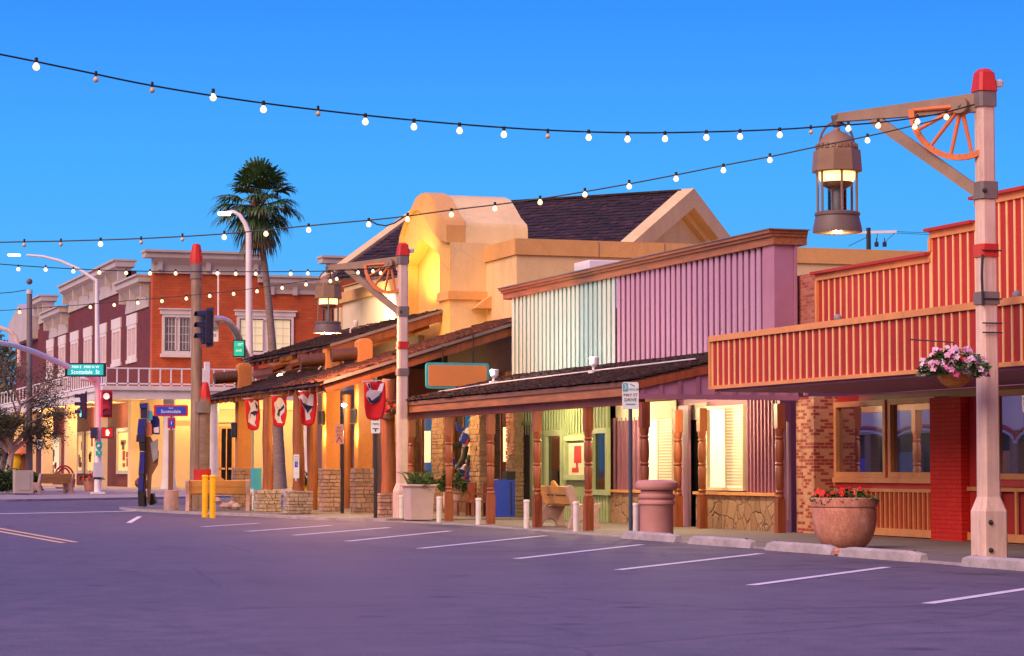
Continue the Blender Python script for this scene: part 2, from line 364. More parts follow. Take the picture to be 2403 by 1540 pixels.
def terracotta():
    t = NT('terracotta'); v = t.coord(); n = t.noise(v, 2.6, 8, .7); n2 = t.noise(t.coord((1,1,.35)), 5, 8, .75); n3 = t.noise(v, 40, 3)
    a = t.ramp(n, [(.3, (.46,.19,.13)), (.55, (.62,.29,.20)), (.75, (.70,.42,.33))])
    a = t.mix(a, (.36,.13,.09), t.ramp(n2, [(.47, 0.), (.5, .75), (.53, 0.)])); a = t.mix(a, (.80,.62,.55), t.ramp(n2, [(.62, 0.), (.70, .6)]))
    a = t.mix(a, t.ramp(n3, [(.3,.82),(.7,1.1)]), 1.0, 'MULTIPLY'); t.col(a); t.b.inputs['Roughness'].default_value = .8; t.bump(n3, .35, .012)
terracotta()
def post_paint():
    t = NT('post_pink'); v = t.coord((7,7,.35)); n = t.noise(v, 2.2, 8, .7); n2 = t.noise(t.coord(), 1.1, 6, .65); n3 = t.noise(t.coord((16,16,.5)), 2, 6, .7)
    a = t.ramp(n, [(.3, (.60,.42,.34)), (.5, (.74,.55,.46)), (.75, (.82,.64,.55))]); a = t.mix(a, t.ramp(n2, [(.3,.78),(.7,1.12)]), 1.0, 'MULTIPLY')
    a = t.mix(a, (.22,.12,.08), t.ramp(n3, [(.30, .9), (.345, 0.)])); t.col(a); t.b.inputs['Roughness'].default_value = .75; p = t.bump(n, .4, .01); t.bump(t.ramp(n3, [(.30,0.),(.345,1.)]), .6, .01, p)
post_paint()
def stucco(name, c, streak):
    t = NT(name); v = t.coord(); n = t.noise(v, .6, 6, .65); n2 = t.noise(t.coord((1.6,1.6,.12)), 1.5, 7, .7); n3 = t.noise(v, 26, 5, .7); n4 = t.noise(v, 90, 3)
    a = t.ramp(n, [(.3, sc(c,.86)), (.7, sc(c,1.1))]); a = t.mix(a, streak, t.ramp(n2, [(.52, 0.), (.72, .5)])); a = t.mix(a, t.ramp(n3, [(.3,.86),(.7,1.08)]), 1.0, 'MULTIPLY')
    vo = t.n('ShaderNodeTexVoronoi', feature='DISTANCE_TO_EDGE'); vo.inputs['Scale'].default_value = .5; nz = t.n('ShaderNodeTexNoise'); nz.inputs['Scale'].default_value = 1.2; nz.inputs['Detail'].default_value = 5; t.l(v, nz.inputs['Vector'])
    mx = t.n('ShaderNodeMixRGB'); mx.inputs[0].default_value = .3; t.l(v, mx.inputs[1]); t.l(nz.outputs['Color'], mx.inputs[2]); t.l(mx.outputs[0], vo.inputs['Vector'])
    a = t.mix(a, sc(c,.45), t.ramp(vo.outputs['Distance'], [(0., .28), (.006, 0.)])); t.col(a); t.b.inputs['Roughness'].default_value = .88; p = t.bump(n3, .3, .03); t.bump(n4, .35, .01, p)
stucco('stucco_orange', (.76,.58,.28), (.62,.42,.18)); stucco('stucco_coping', (.72,.40,.13), (.58,.30,.10)); stucco('pillar_orange', (.64,.26,.07), (.46,.18,.05)); stucco('stucco_floodlit', (.80,.50,.13), (.72,.40,.10))
def corr_paint(name, c, c2, dirt):
    t = NT(name); v = t.coord(); n = t.noise(t.coord((1,1,.2)), .9, 6, .7); n2 = t.noise(t.coord((3,3,.16)), 1.6, 7, .75); n3 = t.noise(v, 30, 4)
    a = t.ramp(n, [(.3, c2), (.7, c)]); a = t.mix(a, dirt, t.ramp(n2, [(.55, 0.), (.70, .6)]))
    sp = t.n('ShaderNodeSeparateXYZ'); t.l(v, sp.inputs[0]); md = t.n('ShaderNodeMath', operation='MODULO'); md.inputs[1].default_value = 2.35; ab = t.n('ShaderNodeMath', operation='ABSOLUTE'); t.l(sp.outputs[1], ab.inputs[0]); t.l(ab.outputs[0], md.inputs[0])
    a = t.mix(a, sc(dirt,.5), t.ramp(md.outputs[0], [(0., .6), (.012, 0.)])); vo = t.n('ShaderNodeTexVoronoi'); vo.inputs['Scale'].default_value = 1.3; t.l(v, vo.inputs['Vector'])
    a = t.mix(a, (.05,.03,.04), t.ramp(vo.outputs['Distance'], [(.03, .8), (.045, 0.)])); t.col(a); t.b.inputs['Roughness'].default_value = .5; t.bump(n3, .08, .01)
corr_paint('purple_corr', (.49,.30,.43), (.41,.23,.37), (.54,.36,.42)); corr_paint('green_corr', (.53,.68,.60), (.47,.61,.54), (.56,.66,.52))
# ---------------------------------------------------------------- camera, world, sun
cd = bpy.data.cameras.new('camera'); cam = bpy.data.objects.new('camera', cd); COL.objects.link(cam)
cam.location = CAM; cam.rotation_euler = (pi/2 + PIT, 0, -YAW); cd.lens = 36*F/2402; cd.sensor_width = 36; cd.clip_end = 3000; cd.clip_start = .1
scene.camera = cam
w = bpy.data.worlds.new('World'); scene.world = w; w.use_nodes = True
nt = w.node_tree; L = nt.links; bg = nt.nodes['Background']
sky = nt.nodes.new('ShaderNodeTexSky'); sky.sky_type = 'NISHITA'; sky.sun_disc = False; sky.sun_elevation = R(3); sky.sun_rotation = R(225); sky.ozone_density = 6; sky.air_density = 1
tc = nt.nodes.new('ShaderNodeTexCoord'); sp = nt.nodes.new('ShaderNodeSeparateXYZ'); L.new(tc.outputs['Generated'], sp.inputs[0])
def wramp(fac, stops):
    x = nt.nodes.new('ShaderNodeValToRGB'); e = x.color_ramp.elements
    while len(e) < len(stops): e.new(.5)
    for el, (p, c) in zip(e, stops): el.position = p; el.color = (*c, 1)
    L.new(fac, x.inputs[0]); return x.outputs[0]
# the dusk sky: saturated blue to the east, afterglow to the west behind the camera
east = wramp(sp.outputs[2], [(0., (.15,.50,1.0)), (.05, (.11,.49,1.0)), (.12, (.07,.425,1.0)), (.19, (.040,.29,1.0)), (.45, (.07,.19,.85)), (.8, (.30,.25,1.0))])
west = wramp(sp.outputs[2], [(0., (.50,.26,.17)), (.15, (.60,.34,.25)), (.4, (.60,.36,.45)), (.8, (.30,.25,1.0))])
dt = nt.nodes.new('ShaderNodeVectorMath'); dt.operation = 'DOT_PRODUCT'; L.new(tc.outputs['Generated'], dt.inputs[0]); dt.inputs[1].default_value = V((-.62, -.78, 0)).normalized()
mr = nt.nodes.new('ShaderNodeMapRange'); mr.interpolation_type = 'SMOOTHSTEP'; mr.inputs[1].default_value = -.45; mr.inputs[2].default_value = .55; L.new(dt.outputs['Value'], mr.inputs[0])
mx = nt.nodes.new('ShaderNodeMix'); mx.data_type = 'RGBA'; L.new(mr.outputs[0], mx.inputs[0]); L.new(east, mx.inputs[6]); L.new(west, mx.inputs[7])
ad = nt.nodes.new('ShaderNodeMix'); ad.data_type = 'RGBA'; ad.blend_type = 'ADD'; ad.inputs[0].default_value = .01; L.new(mx.outputs[2], ad.inputs[6]); L.new(sky.outputs[0], ad.inputs[7])
L.new(ad.outputs[2], bg.inputs[0]); bg.inputs[1].default_value = 1.0
sun = lamp('afterglow', 'SUN', (-60, -60, 60), 4.1, (1.0, .66, .52), target=None)
sun.data.angle = R(48); sun.rotation_euler = V((.80, .42, -.70)).to_track_quat('-Z', 'Y').to_euler()
vs = scene.view_settings; vs.view_transform = 'Standard'; vs.look = 'None'; vs.exposure = 0; vs.gamma = 1
scene.cycles.use_denoising = True; scene.cycles.max_bounces = 5; scene.cycles.diffuse_bounces = 3; scene.cycles.glossy_bounces = 3; scene.cycles.transparent_max_bounces = 6
scene.cycles.sample_clamp_indirect = 4; scene.cycles.caustics_reflective = False; scene.cycles.caustics_refractive = False
# ---------------------------------------------------------------- ground, road, pavements
ZS = .03
MB().face([(-900,-600,-.12),(900,-600,-.12),(900,1400,-.12),(-900,1400,-.12)]).build('ground', 'earth', kind='structure')
MB().box(-60, 60, -20, 101, -.11, 0).box(-120, 140, 101, 135, -.112, -.002).build('road', 'asphalt', kind='structure')
def sheet(name, poly, z, mat, kerbmat=None):
    b = MB(); b.prism([(x, y, -.1) for x, y in poly], (0, 0, z+.1)); return b.build(name, mat, kind='structure')
near_edge = [(17.3,14),(17.5,30),(18.1,44),(18.35,58),(17.6,62.2)]
sheet('sidewalk', near_edge + [(60,62.2),(60,14)], ZS, 'pavement')
isl = [(17.6,62.2),(16.4,65.2),(15.9,70),(14.6,76),(14.0,81),(14.3,84.2),(15.4,86.4),(17.5,87.6),(60,88.0),(60,62.2)]
sheet('corner_sidewalk', isl, .07, 'pavement')
kb = MB()
for a, b in zip(isl[:-2], isl[1:-1]): kb.bar((a[0],a[1],-.01), (b[0],b[1],-.01), .16, .176)
kb.build('kerb', 'kerb', kind='structure')
kb = MB()
for a, b in zip(near_edge[:-1], near_edge[1:]): kb.bar((a[0],a[1],-.03), (b[0],b[1],-.03), .14, .124)
kb.build('kerb', 'kerb', kind='structure')
fe = [(-30,103.2),(9,104.3),(13,105.8),(18,110),(25,117),(34,119.5),(70,120)]
b = MB(); fr = b.vs([(x,y,.08) for x,y in fe]); bk = b.vs([(x,127,.38) for x,y in fe]); lo = b.vs([(x,y,-.1) for x,y in fe]); fk = b.vs([(x,330,.38) for x,y in fe])
for i in range(len(fe)-1):
    b.fa([fr[i],fr[i+1],bk[i+1],bk[i]]); b.fa([lo[i],lo[i+1],fr[i+1],fr[i]]); b.fa([bk[i],bk[i+1],fk[i+1],fk[i]])
b.build('far_sidewalk', 'far_pavement', kind='structure')
kb = MB()
for a, c in zip(fe[:-1], fe[1:]): kb.bar((a[0],a[1],.0), (c[0],c[1],.0), .2, .19)
kb.build('far_kerb', 'kerb', kind='structure')
def stripe(a, c, wd, mat='line_paint', name='parking_line'):
    a = atZ(*a, .004); c = atZ(*c, .004); d = (c-a).normalized(); s = V((-d.y, d.x, 0))*wd/2
    MB().prism([a-s, c-s, c+s, a+s], (0,0,.002)).build(name, mat, kind='structure')
for a, c in [((475,1236),(605,1228)),((580,1247),(775,1233)),((690,1256),(912,1238)),((815,1270),(1055,1246)),((985,1287),(1280,1257)),((1213,1311),(1505,1278)),((1452,1337),(1785,1299)),((1763,1373),(2080,1331)),((2178,1416),(2440,1377))]:
    stripe(a, c, .15)
stripe((302,1227),(328,1212), .14)
for a, c in [((-40,1240),(148,1274)),((-40,1233),(178,1272.5))]: stripe(a, c, .12, 'yellow_paint_line', 'lane_line')
stripe((-60,1207),(345,1199), .5, 'line_paint', 'crosswalk_line')
# ---------------------------------------------------------------- helpers for walls
def wb(m, W, u0, u1, z0, z1, o0, o1):
    """box on a wall plane: u along the wall, o outwards. W = ('X', x) faces the street, ('Y', y) faces down the street"""
    ax, c = W
    if ax == 'X': return m.box(min(c-o0,c-o1), max(c-o0,c-o1), min(u0,u1), max(u0,u1), z0, z1)
    return m.box(min(u0,u1), max(u0,u1), min(c-o0,c-o1), max(c-o0,c-o1), z0, z1)
def window(par, W, u0, u1, z0, z1, frame='white_trim', pane='dark_glass', fw=.08, dp=.07, cols=1, rows=1, mw=.03, head=0, sill=0, name='window'):
    u0, u1 = min(u0,u1), max(u0,u1)
    m = MB()
    wb(m, W, u0, u1, z1-fw, z1, 0, dp); wb(m, W, u0, u1, z0, z0+fw, 0, dp)
    wb(m, W, u0, u0+fw, z0+fw, z1-fw, 0, dp); wb(m, W, u1-fw, u1, z0+fw, z1-fw, 0, dp)
    for i in range(1, cols):
        u = u0+fw+(u1-u0-2*fw)*i/cols; wb(m, W, u-mw/2, u+mw/2, z0+fw, z1-fw, .02, .045)
    for i in range(1, rows):
        z = z0+fw+(z1-z0-2*fw)*i/rows; wb(m, W, u0+fw, u1-fw, z-mw/2, z+mw/2, .02, .042)
    if head: wb(m, W, u0-head*.4, u1+head*.4, z1+.001, z1+head, 0, dp+.04); wb(m, W, u0-head*.7, u1+head*.7, z1+head+.001, z1+head*1.25, 0, dp+.12)
    if sill: wb(m, W, u0-sill*.5, u1+sill*.5, z0-sill, z0-.001, 0, dp+.08)
    f = m.build(name, frame, par)
    p = MB(); wb(p, W, u0+fw*.9, u1-fw*.9, z0+fw*.9, z1-fw*.9, .004, .018); p.build('pane', pane, f); return f
def battens(m, W, u0, u1, z0, z1, step, w, dp, o=0):
    n = max(1, round(abs(u1-u0)/step)); 
    for i in range(n+1):
        u = u0 + (u1-u0)*i/n; wb(m, W, u-w/2, u+w/2, z0, z1, o, o+dp)
def shakes(m, o, u, v, ul, vl, row=.28, wd=.2, th=.03, jit=.5, trim=None):
    """individual split shakes laid on a roof plane; o eave corner, u along the eave, v up the slope"""
    o, u, v = V(o), V(u).normalized(), V(v).normalized(); n = u.cross(v); n = n if n.z > 0 else -n
    rows = int(vl/row)
    for r in range(rows+1):
        x = -random.random()*wd
        while x < ul:
            ww = wd*(.6+.8*random.random()); h = row*1.35 + random.uniform(-.03,.03)
            x0, x1 = max(x, 0), min(x+ww-.008, ul); x += ww
            if x1-x0 < .03: continue
            s0 = r*row + random.uniform(-.04,.04)*jit*2; s0 = max(s0, -.06); s1 = min(s0+h, vl+.03)
            if s1 - s0 < .05: continue
            t = th*(.7+.7*random.random()); c = o + u*(x0+x1)/2 + v*(s0+s1)/2 + n*(.022+t*.5)
            vv = (v*(s1-s0)/2 - n*.018); m.obox(c, u*(x1-x0)/2, vv, n*t/2)
    return m
# ================================================================ red board-and-batten shop
XR = 23.1
red = thing('red_shop', (XR, 40, 0), 'red shop front with tan battens, stepped upper parapet and dark windows', 'shop building')
YC1 = yO(1665, 19.5); YN = 16.0; ZC0, ZC1 = 2.96, 4.06
# upper parapet
y1, y2, y3 = yO(1920, 23), yO(2190, 23), yO(2297, 23)
m = MB(); steps = [(y2, y1, 5.62), (y3, y2, 6.08), (YN, y3, 6.52)]
for a, b_, z in steps: m.box(23.0, 23.3, a, b_, 3.9, z-.1)
m.build('upper_wall', 'red_panel', red)
m = MB()
for a, b_, z in steps:
    battens(m, ('X', 23.0), b_-.03, a+.03, 4.0, z-.19, .275, .045, .022)
m.build('batten_siding', 'batten_yellow', red)
m = MB()
for a, b_, z in steps: wb(m, ('X', 23.0), a, b_, z-.19, z-.06, 0, .05)
wb(m, ('X', 23.0), y1-.08, y1, 4.06, 5.43, 0, .06); wb(m, ('X', 23.0), y2-.05, y2+.04, 5.64, 5.89, 0, .06)
m.build('trim', 'tan_trim', red)
m = MB()
for a, b_, z in steps: m.box(22.85, 23.4, a, b_+.06, z-.058, z)
m.build('parapet_cap', 'red_panel', red)
# street canopy
m = MB(); m.box(19.56, 23.0, YN, YC1-.02, ZC0+.1, ZC1-.05); m.build('canopy', 'red_panel', red)
m = MB(); battens(m, ('X', 19.56), YC1-.05, YN, ZC0+.1, ZC1-.11, .272, .042, .022); m.build('canopy_batten_siding', 'batten_yellow', red)
m = MB(); wb(m, ('X', 19.56), YN, YC1, ZC1-.11, ZC1, 0, .06); m.box(19.56, 23.0, YN, YC1, ZC1-.049, ZC1+.012); wb(m, ('X', 19.56), YN, YC1, ZC0+.03, ZC0+.1, -.05, .05)
m.box(19.5, 22.9, YC1, YC1+.05, ZC0+.03, ZC1); m.build('canopy_trim', 'tan_trim', red)
m = MB(); m.box(19.6, 23.0, YN, YC1-.05, ZC0-.02, ZC0+.099); m.build('soffit', 'purple_wall', red)
# lower walls
ZW = ZC0-.03
ya, yb_, yc = yO(1868, 22.6), yO(1910, 22.6), yO(1965, XR)
m = MB(); m.box(22.6, 23.5, yb_, ya, 0, ZW); m.box(XR-.04, XR+.3, yc, yb_-.001, 0, ZW); m.build('brick_pier', 'brick_mottled', red)
yw2, yp = yO(2205, XR), yO(2262, 22.95)
m = MB(); m.box(XR, XR+.3, YN, yc-.001, 0, ZW); m.build('lower_wall', 'red_panel', red)
zt, zb = zO(945, XR, yc), 1.22
ym = yO(2090, XR)
for a, b_ in ((yc-.02, ym+.06), (ym-.06, yw2+.01)): window(red, ('X', XR), b_, a, zb, zt, 'tan_trim', 'film_glass', .11, .1, name='shop_window')
m = MB(); wb(m, ('X', XR), ym-.06, ym+.06, zb, zt, 0, .07); wb(m, ('X', XR), yw2, yc, 1.0, 1.11, 0, .06); m.build('window_rail', 'red_bright', red)
m = MB(); wb(m, ('X', XR), yw2-.02, yc, 1.112, 1.218, 0, .13); wb(m, ('X', XR), yw2, yc-.4, .05, .2, 0, .06); wb(m, ('X', XR), yw2, yc-.4, .93, .998, 0, .06)
battens(m, ('X', XR), yc-.42, yw2+.04, .2, .93, .2, .045, .045); m.build('batten_siding', 'tan_trim', red)
m = MB(); m.box(XR-.22, XR+.2, yp, yw2-.01, 0, zt-.03); m.build('brick_pier', 'brick_painted', red)
# doorway and second window
yd = yO(2302, XR+.6)
m = MB(); m.box(XR-.05, XR+.002, yO(2345,XR), yp-.02, 0, 2.75); m.build('door', 'red_bright', red)
for u0_, u1_ in ((33.6, yO(2338,XR)), (29.4, 33.2), (25.2, 29.0), (20.5, 24.8)): window(red, ('X', XR), u0_, u1_, 1.2, 2.85, 'tan_trim', 'film_glass', .11, .1, name='shop_window')
m = MB(); y_ = yO(2275, XR); wb(m, ('X', XR), YN, y_, .05, .2, .06, .1); wb(m, ('X', XR), YN, y_, .98, 1.06, .06, .1); battens(m, ('X', XR), y_, YN, .2, .98, .62, .07, .04, .06); m.build('batten_siding', 'tan_trim', red)
m = MB(); wb(m, ('X', XR), YN, yO(2330,XR), 1.07, 1.19, 0, .14); m.build('window_rail', 'red_bright', red)
# mottled brick end wall above, beside the lilac shop
m = MB(); m.box(23.02, 23.5, y1, yO(1856, 23), 3.9, 5.62); m.build('brick_end', 'brick_end', red)
for px, py, dx in ((1965, 742, .25), (2385, 686, .5), (2412, 684, .5)):
    p = atX(px, py, 20.0)
    t = thing('flood_light', (p.x, p.y, ZC1+.012), {1965: 'small pale flood light on the red canopy edge below the batten parapet', 2385: 'small round flood light on red canopy beside the near post', 2412: 'small round flood light at frame edge on the red canopy'}[px], 'flood light', 'flood lights on the canopy edge')
    MB().ball((p.x, p.y, ZC1+.1), .075, 10, 6).build('lamp_hood', 'grey_box', t, True); MB().box(p.x-.04, p.x+.04, p.y-.04, p.y+.04, ZC1+.01, ZC1+.08).build('bracket', 'galv', t)
# ================================================================ lilac and green corrugated shop
XL = 22.5; YL0, YL1 = yO(1829, XL), yO(1203, XL); YG = yO(1451, XL); YG2 = yO(1430, XL)
lil = thing('corrugated_shop', (XL, 57, 0), 'shop with lilac and pale green corrugated false front over a shake porch on turned posts', 'shop building')
ZP1 = 4.06; ZF = 6.3
def corr(m, ya, yb, z0, z1, x, pitch=.335, amp=.046):
    n = max(1, round(abs(yb-ya)/pitch)); st = (yb-ya)/n; pts = []
    d = amp
    for i in range(n):
        y = ya+st*i; q = st/.335; j = random.uniform(-.006,.006)
        pts += [(x, y+.040*q), (x-d+j, y+.004*q), (x-d-.012+j, y+.05*q), (x-d-.016+j, y+.11*q), (x-d-.012+j, y+.17*q), (x-d+j, y+.22*q), (x, y+.25*q)]
    pts.append((x, yb)); lo = m.vs([(a, b, z0) for a, b in pts]); hi = m.vs([(a, b, z1) for a, b in pts])
    for i in range(len(pts)-1): m.fa([lo[i], lo[i+1], hi[i+1], hi[i]])
m = MB(); corr(m, YG+.05, YL1, ZP1-.3, ZF, XL-.02); m.build('corrugated_front', 'green_corr', lil, True)['label'] = 'pale green corrugated sheet washed by flood lights'
m = MB(); corr(m, YL0+.45, YG+.02, 3.13, ZF, XL-.02); m.build('corrugated_front', 'purple_corr', lil, True)['label'] = 'lilac corrugated sheet'
m = MB(); m.box(XL-.10, XL+.36, YL0, YL0+.6, 3.13, ZF); m.box(XL+.37, XL+.43, YL0-.04, YL0+.1, 3.13, ZF-.02); m.build('corner_trim', 'purple_light', lil)
m = MB(); m.box(XL+.02, 34, YL0+.62, YL1-.02, 3.4, 5.5).box(XL+.65, 34, YL0+.62, YL1-.02, 0, 3.399); m.build('building_body', 'purple_wall', lil)
m = MB()
xr = xO(1893, YL0)
for z0, z1, o in ((ZF-.02, ZF+.15, .16), (ZF+.151, ZF+.22, .22), (ZF+.221, ZF+.29, .28)):
    m.box(XL-o, XL+.1, YL0-o*.5, YL1+.35+o*.4, z0, z1); m.box(XL+.101, xr, YL0-o*.5, YL0+.7, z0, z1)
m.build('cornice', 'fascia', lil)
m = MB(); m.box(XL-.31, xr+.02, YL0-.2, YL1+.5, ZF+.291, ZF+.315); m.build('cornice_cap', 'post_grey', lil)
# porch roof
XE = 18.7; YP0, YP1 = 47.6, yO(925, XE); ZE = 3.25; sl = (ZP1-ZE)/(XL-XE)
m = MB(); m.prism([(XE,YP0,ZE-.10),(XL-.08,YP0,ZP1-.10),(XL-.08,YP0,ZP1-.02),(XE,YP0,ZE-.02)], (0,YP1-YP0,0)); rf = m.build('porch_roof', 'log_dark', lil)
m = MB(); vv = V((XL-.1-XE, 0, ZP1-ZE)); shakes(m, (XE-.06, YP0-.03, ZE-.03), (0,1,0), vv, YP1-YP0+.1, vv.length+.02); m.build('shakes', 'shakes', rf)
m = MB(); m.box(XE-.03, XE+.03, YP0, YP1, 3.12, 3.225); m.build('fascia_board', 'fascia_dark', lil)
m = MB(); m.box(XE+.005, XE+.07, YP0, YP1, 2.93, 3.118); m.build('fascia_board', 'fascia', lil)
m = MB(); m.box(18.9, 19.1, YP0+.1, YP1-.6, 2.76, 2.95); m.build('porch_beam', 'beam_red', lil)
# porch gable end
m = MB(); m.prism([(XE+.1,YP0+.02,2.88),(XL+.1,YP0+.02,2.88),(XL+.1,YP0+.02,ZP1-.12),(XE+.1,YP0+.02,ZE-.12)], (0,.08,0)); m.build('porch_gable', 'purple_light', lil)
m = MB(); n = 9
for i in range(n+1):
    x = XE+.25+i*.42; zt_ = ZE-.14+sl*(x-XE); m.box(x, x+.09, YP0-.02, YP0+.018, 2.97, zt_-.06)
m.box(XE+.1, XL+.1, YP0-.025, YP0+.018, 2.86, 2.968); m.build('batten_siding', 'purple_wall', lil)
m = MB(); m.prism([(XE-.02,YP0-.05,ZE-.22),(XL,YP0-.05,ZP1-.22),(XL,YP0-.05,ZP1-.06),(XE-.02,YP0-.05,ZE-.06)], (0,.05,0)); m.build('rake_board', 'beam_red', lil)
# posts
def porch_post(x, y, name='porch_post'):
    h = .092; m = MB()
    m.box(x-h, x+h, y-h, y+h, ZS, .76).box(x-h, x+h, y-h, y+h, 2.26, 2.79)
    m.lathe([(.09,.76),(.1,.80),(.075,.85),(.1,.90),(.07,.94),(.085,.97),(.088,1.18),(.098,1.42),(.075,1.46),(.1,1.50),(.075,1.54),(.09,1.58),(.1,1.75),(.092,1.98),(.072,2.02),(.1,2.06),(.075,2.10),(.09,2.15),(.1,2.26)], (x, y, 0), 14)
    return m.build(name, 'beam_red', lil, True)
for px in (965, 1053, 1151, 1260, 1380, 1512): porch_post(19.0, yO(px, 19.0))
for px in (1590, 1647, 1829): porch_post(XL-.32, yO(px, XL-.32))
# shop wall under the porch, green half
yg0, yg1 = YG2, yO(1196, XL); ZT = 3.3
m = MB(); m.box(XL-.05, XL+.02, yg0, yg1, 0, ZT); m.build('green_wall', 'green_wall', lil)
def yl(px): return yO(px, XL-.05)
WG = ('X', XL-.05)
m = MB(); battens(m, WG, yl(1425), yl(1255), 0, .72, .2, .05, .035); battens(m, WG, yl(1425), yl(1200), 2.35, 3.25, .22, .05, .035)
for a in (1258, 1270, 1330, 1384, 1392): wb(m, WG, yl(a)-.04, yl(a)+.04, .72, 2.35, 0, .035)
m.build('batten_siding', 'green_trim', lil)
m = MB(); wb(m, WG, yl(1250), yl(1218), 0, 2.62, .0, .02); m.build('doorway', 'black', lil)
m = MB(); wb(m, WG, yl(1217), yl(1209), 0, 2.6, .0, .09); wb(m, WG, yl(1255), yl(1250), 0, 2.6, 0, .09); wb(m, WG, yl(1255), yl(1209), 2.62, 2.72, 0, .09); m.build('door_frame', 'green_wall', lil)
window(lil, WG, yl(1326), yl(1284), .72, 2.45, 'green_trim', 'dark_glass', .16, .1)
window(lil, WG, yl(1432), yl(1394), .72, 2.45, 'green_trim', 'dark_glass', .14, .1)
pf = window(lil, WG, yl(1384), yl(1331), 1.1, 2.28, 'green_trim', 'cream_paint', .14, .12, name='poster_case')
m = MB(); c = (yl(1356)); wb(m, WG, c-.3, c+.24, 1.55, 2.0, .02, .026); wb(m, WG, c-.1, c+.4, 1.3, 1.42, .02, .026); wb(m, WG, c-.05, c+.1, 1.42, 1.56, .02, .026); m.build('poster_print', 'ink_red', pf)
# lilac half: flagstone bays, lit shuttered windows, recessed door
m = MB(); m.box(XL+.3, XL+.6, YL0+.1, YG2, 0, ZT); m.build('shop_wall', 'purple_wall', lil)
def bay(pa, pb, nm):
    a, b = yO(pb, XL), yO(pa, XL)
    m = MB(); m.box(XL, XL+.29, a, b, 0, .8); m.build('bay_base', 'flagstone', lil)
    m = MB(); m.box(XL-.07, XL+.3, a-.03, b+.03, .801, .87); m.build('bay_sill', 'tan_trim', lil)
bay(1632, 1822, 0); bay(1430, 1590, 1)
def lit_window(pa, pb):
    X_ = XL+.22; a, b = yO(pb, X_), yO(pa, X_)
    f = window(lil, ('X', X_), a, b, .9, 2.85, 'cream_paint', 'lit_shutter', .07, .1, name='shutter_window')
    m = MB(); mid = (a+b)/2
    for z in [1.02+.072*i for i in range(25)]: wb(m, ('X', X_), a+.1, mid+.02, z, z+.05, .02, .035)
    wb(m, ('X', X_), mid+.03, mid+.07, .97, 2.78, .02, .05); m.build('shutter_slat', 'cream_paint', f)
lit_window(1665, 1752); lit_window(1512, 1586)
X_ = XL+.22
m = MB()
m.box(X_-.02, X_+.08, YL0+.15, yO(1754,X_), .87, 2.95); m.box(X_-.02, X_+.08, yO(1511,X_), YG2-.02, .87, 2.95)
m.build('shop_wall', 'purple_light', lil)
m = MB(); battens(m, ('X', X_-.02), yO(1760,X_), YL0+.3, .87, 2.95, .2, .07, .06); m.build('batten_siding', 'purple_wall', lil); m = MB(); battens(m, ('X', X_-.02), yO(1435,X_), yO(1505,X_), .87, 2.7, .3, .08, .06); m.build('batten_siding', 'purple_wall', lil)
m = MB(); wb(m, ('X', X_), yO(1590,X_), YG2-.05, 2.62, 3.05, .03, .07); m.build('header_panel', 'cream_paint', lil)
m = MB(); m.box(XL+.05, XL+1.2, yO(1591,XL)-.05, yO(1591,XL)+.02, 0, 2.9); m.box(XL, XL+.06, yO(1615,XL), yO(1592,XL), 0, 2.9); m.build('door_jamb', 'purple_light', lil)
m = MB(); m.box(XL+.2, XL+.295, yO(1646,XL+.2), yO(1616,XL+.2), 0, 2.55); m.build('door', 'dark_glass', lil)
m = MB(); m.box(XL+.2, XL+.3, yO(1658,XL+.2), yO(1616,XL+.2), 2.551, 2.95); m.build('transom', 'beige_box', lil)
m = MB(); m.box(XL-.06, XL+.2, YL0-.02, yO(1836,XL), 0, 2.95); m.build('end_pilaster', 'purple_light', lil)
m = MB(); m.box(XL-.1, XL-.061, yO(1856,XL)-.01, yO(1856,XL)+.01, .3, 2.4); m.build('conduit', 'galv', lil)
m = MB(); m.box(19.1, XL+.3, YL0, YP1-.4, 3.06, 3.1); m.build('porch_ceiling', 'beam', lil)
# roof unit and flood fixtures on the porch roof
p = V((24.6, 64.5, 5.9)); t = thing('roof_unit', p, 'white boxy rooftop cooling unit behind the sloping cornice', 'cooling unit')
MB().box(p.x-.7, p.x+.9, p.y-.6, p.y+.6, 5.9, 7.25).build('casing', 'white_paint', t, bevel=.03); MB().box(p.x-.55, p.x+.7, p.y-.63, p.y-.601, 6.1, 7.0).build('vent_grille', 'galv', t)
def roof_flood(px, py, label, X):
    p = atX(px, py, X); zr = ZE + sl*(X-XE); t = thing('flood_light', (p.x, p.y, zr), label, 'flood light', 'flood lights aimed at the corrugated front')
    MB().tube([(p.x,p.y,zr),(p.x,p.y,zr+.2)], .03).box(p.x-.09,p.x+.09,p.y-.12,p.y+.12,zr+.02,zr+.1).build('bracket', 'white_paint', t)
    MB().lathe([(.05,-.12),(.11,-.06),(.12,.1),(.10,.12)], (p.x+.02, p.y, zr+.3), 12).build('lamp_hood', 'white_paint', t, True)
    return p, zr
for px, lb in ((1158, 'white flood light on the shake porch below the green sheet, beside the blank tan sign'), (1392, 'white flood light on the shake porch under the lilac sheet')):
    p, zr = roof_flood(px, 893 if px < 1300 else 872, lb, 20.6)
m = MB(); m.tube([atX(1020,935,19.6)+V((0,0,.12)), atX(1030,928,19.8)+V((0,0,.1)), (20.2, yO(1160,20.2), ZE+sl*1.5+.09), (20.6, yO(1392,20.6), ZE+sl*1.9+.09), (20.8, 49, ZE+sl*2.1+.09)], .02, 6); tag(m.build('conduit_pipe', 'galv'), 'thin grey conduit lying along the shake porch roof', 'conduit')
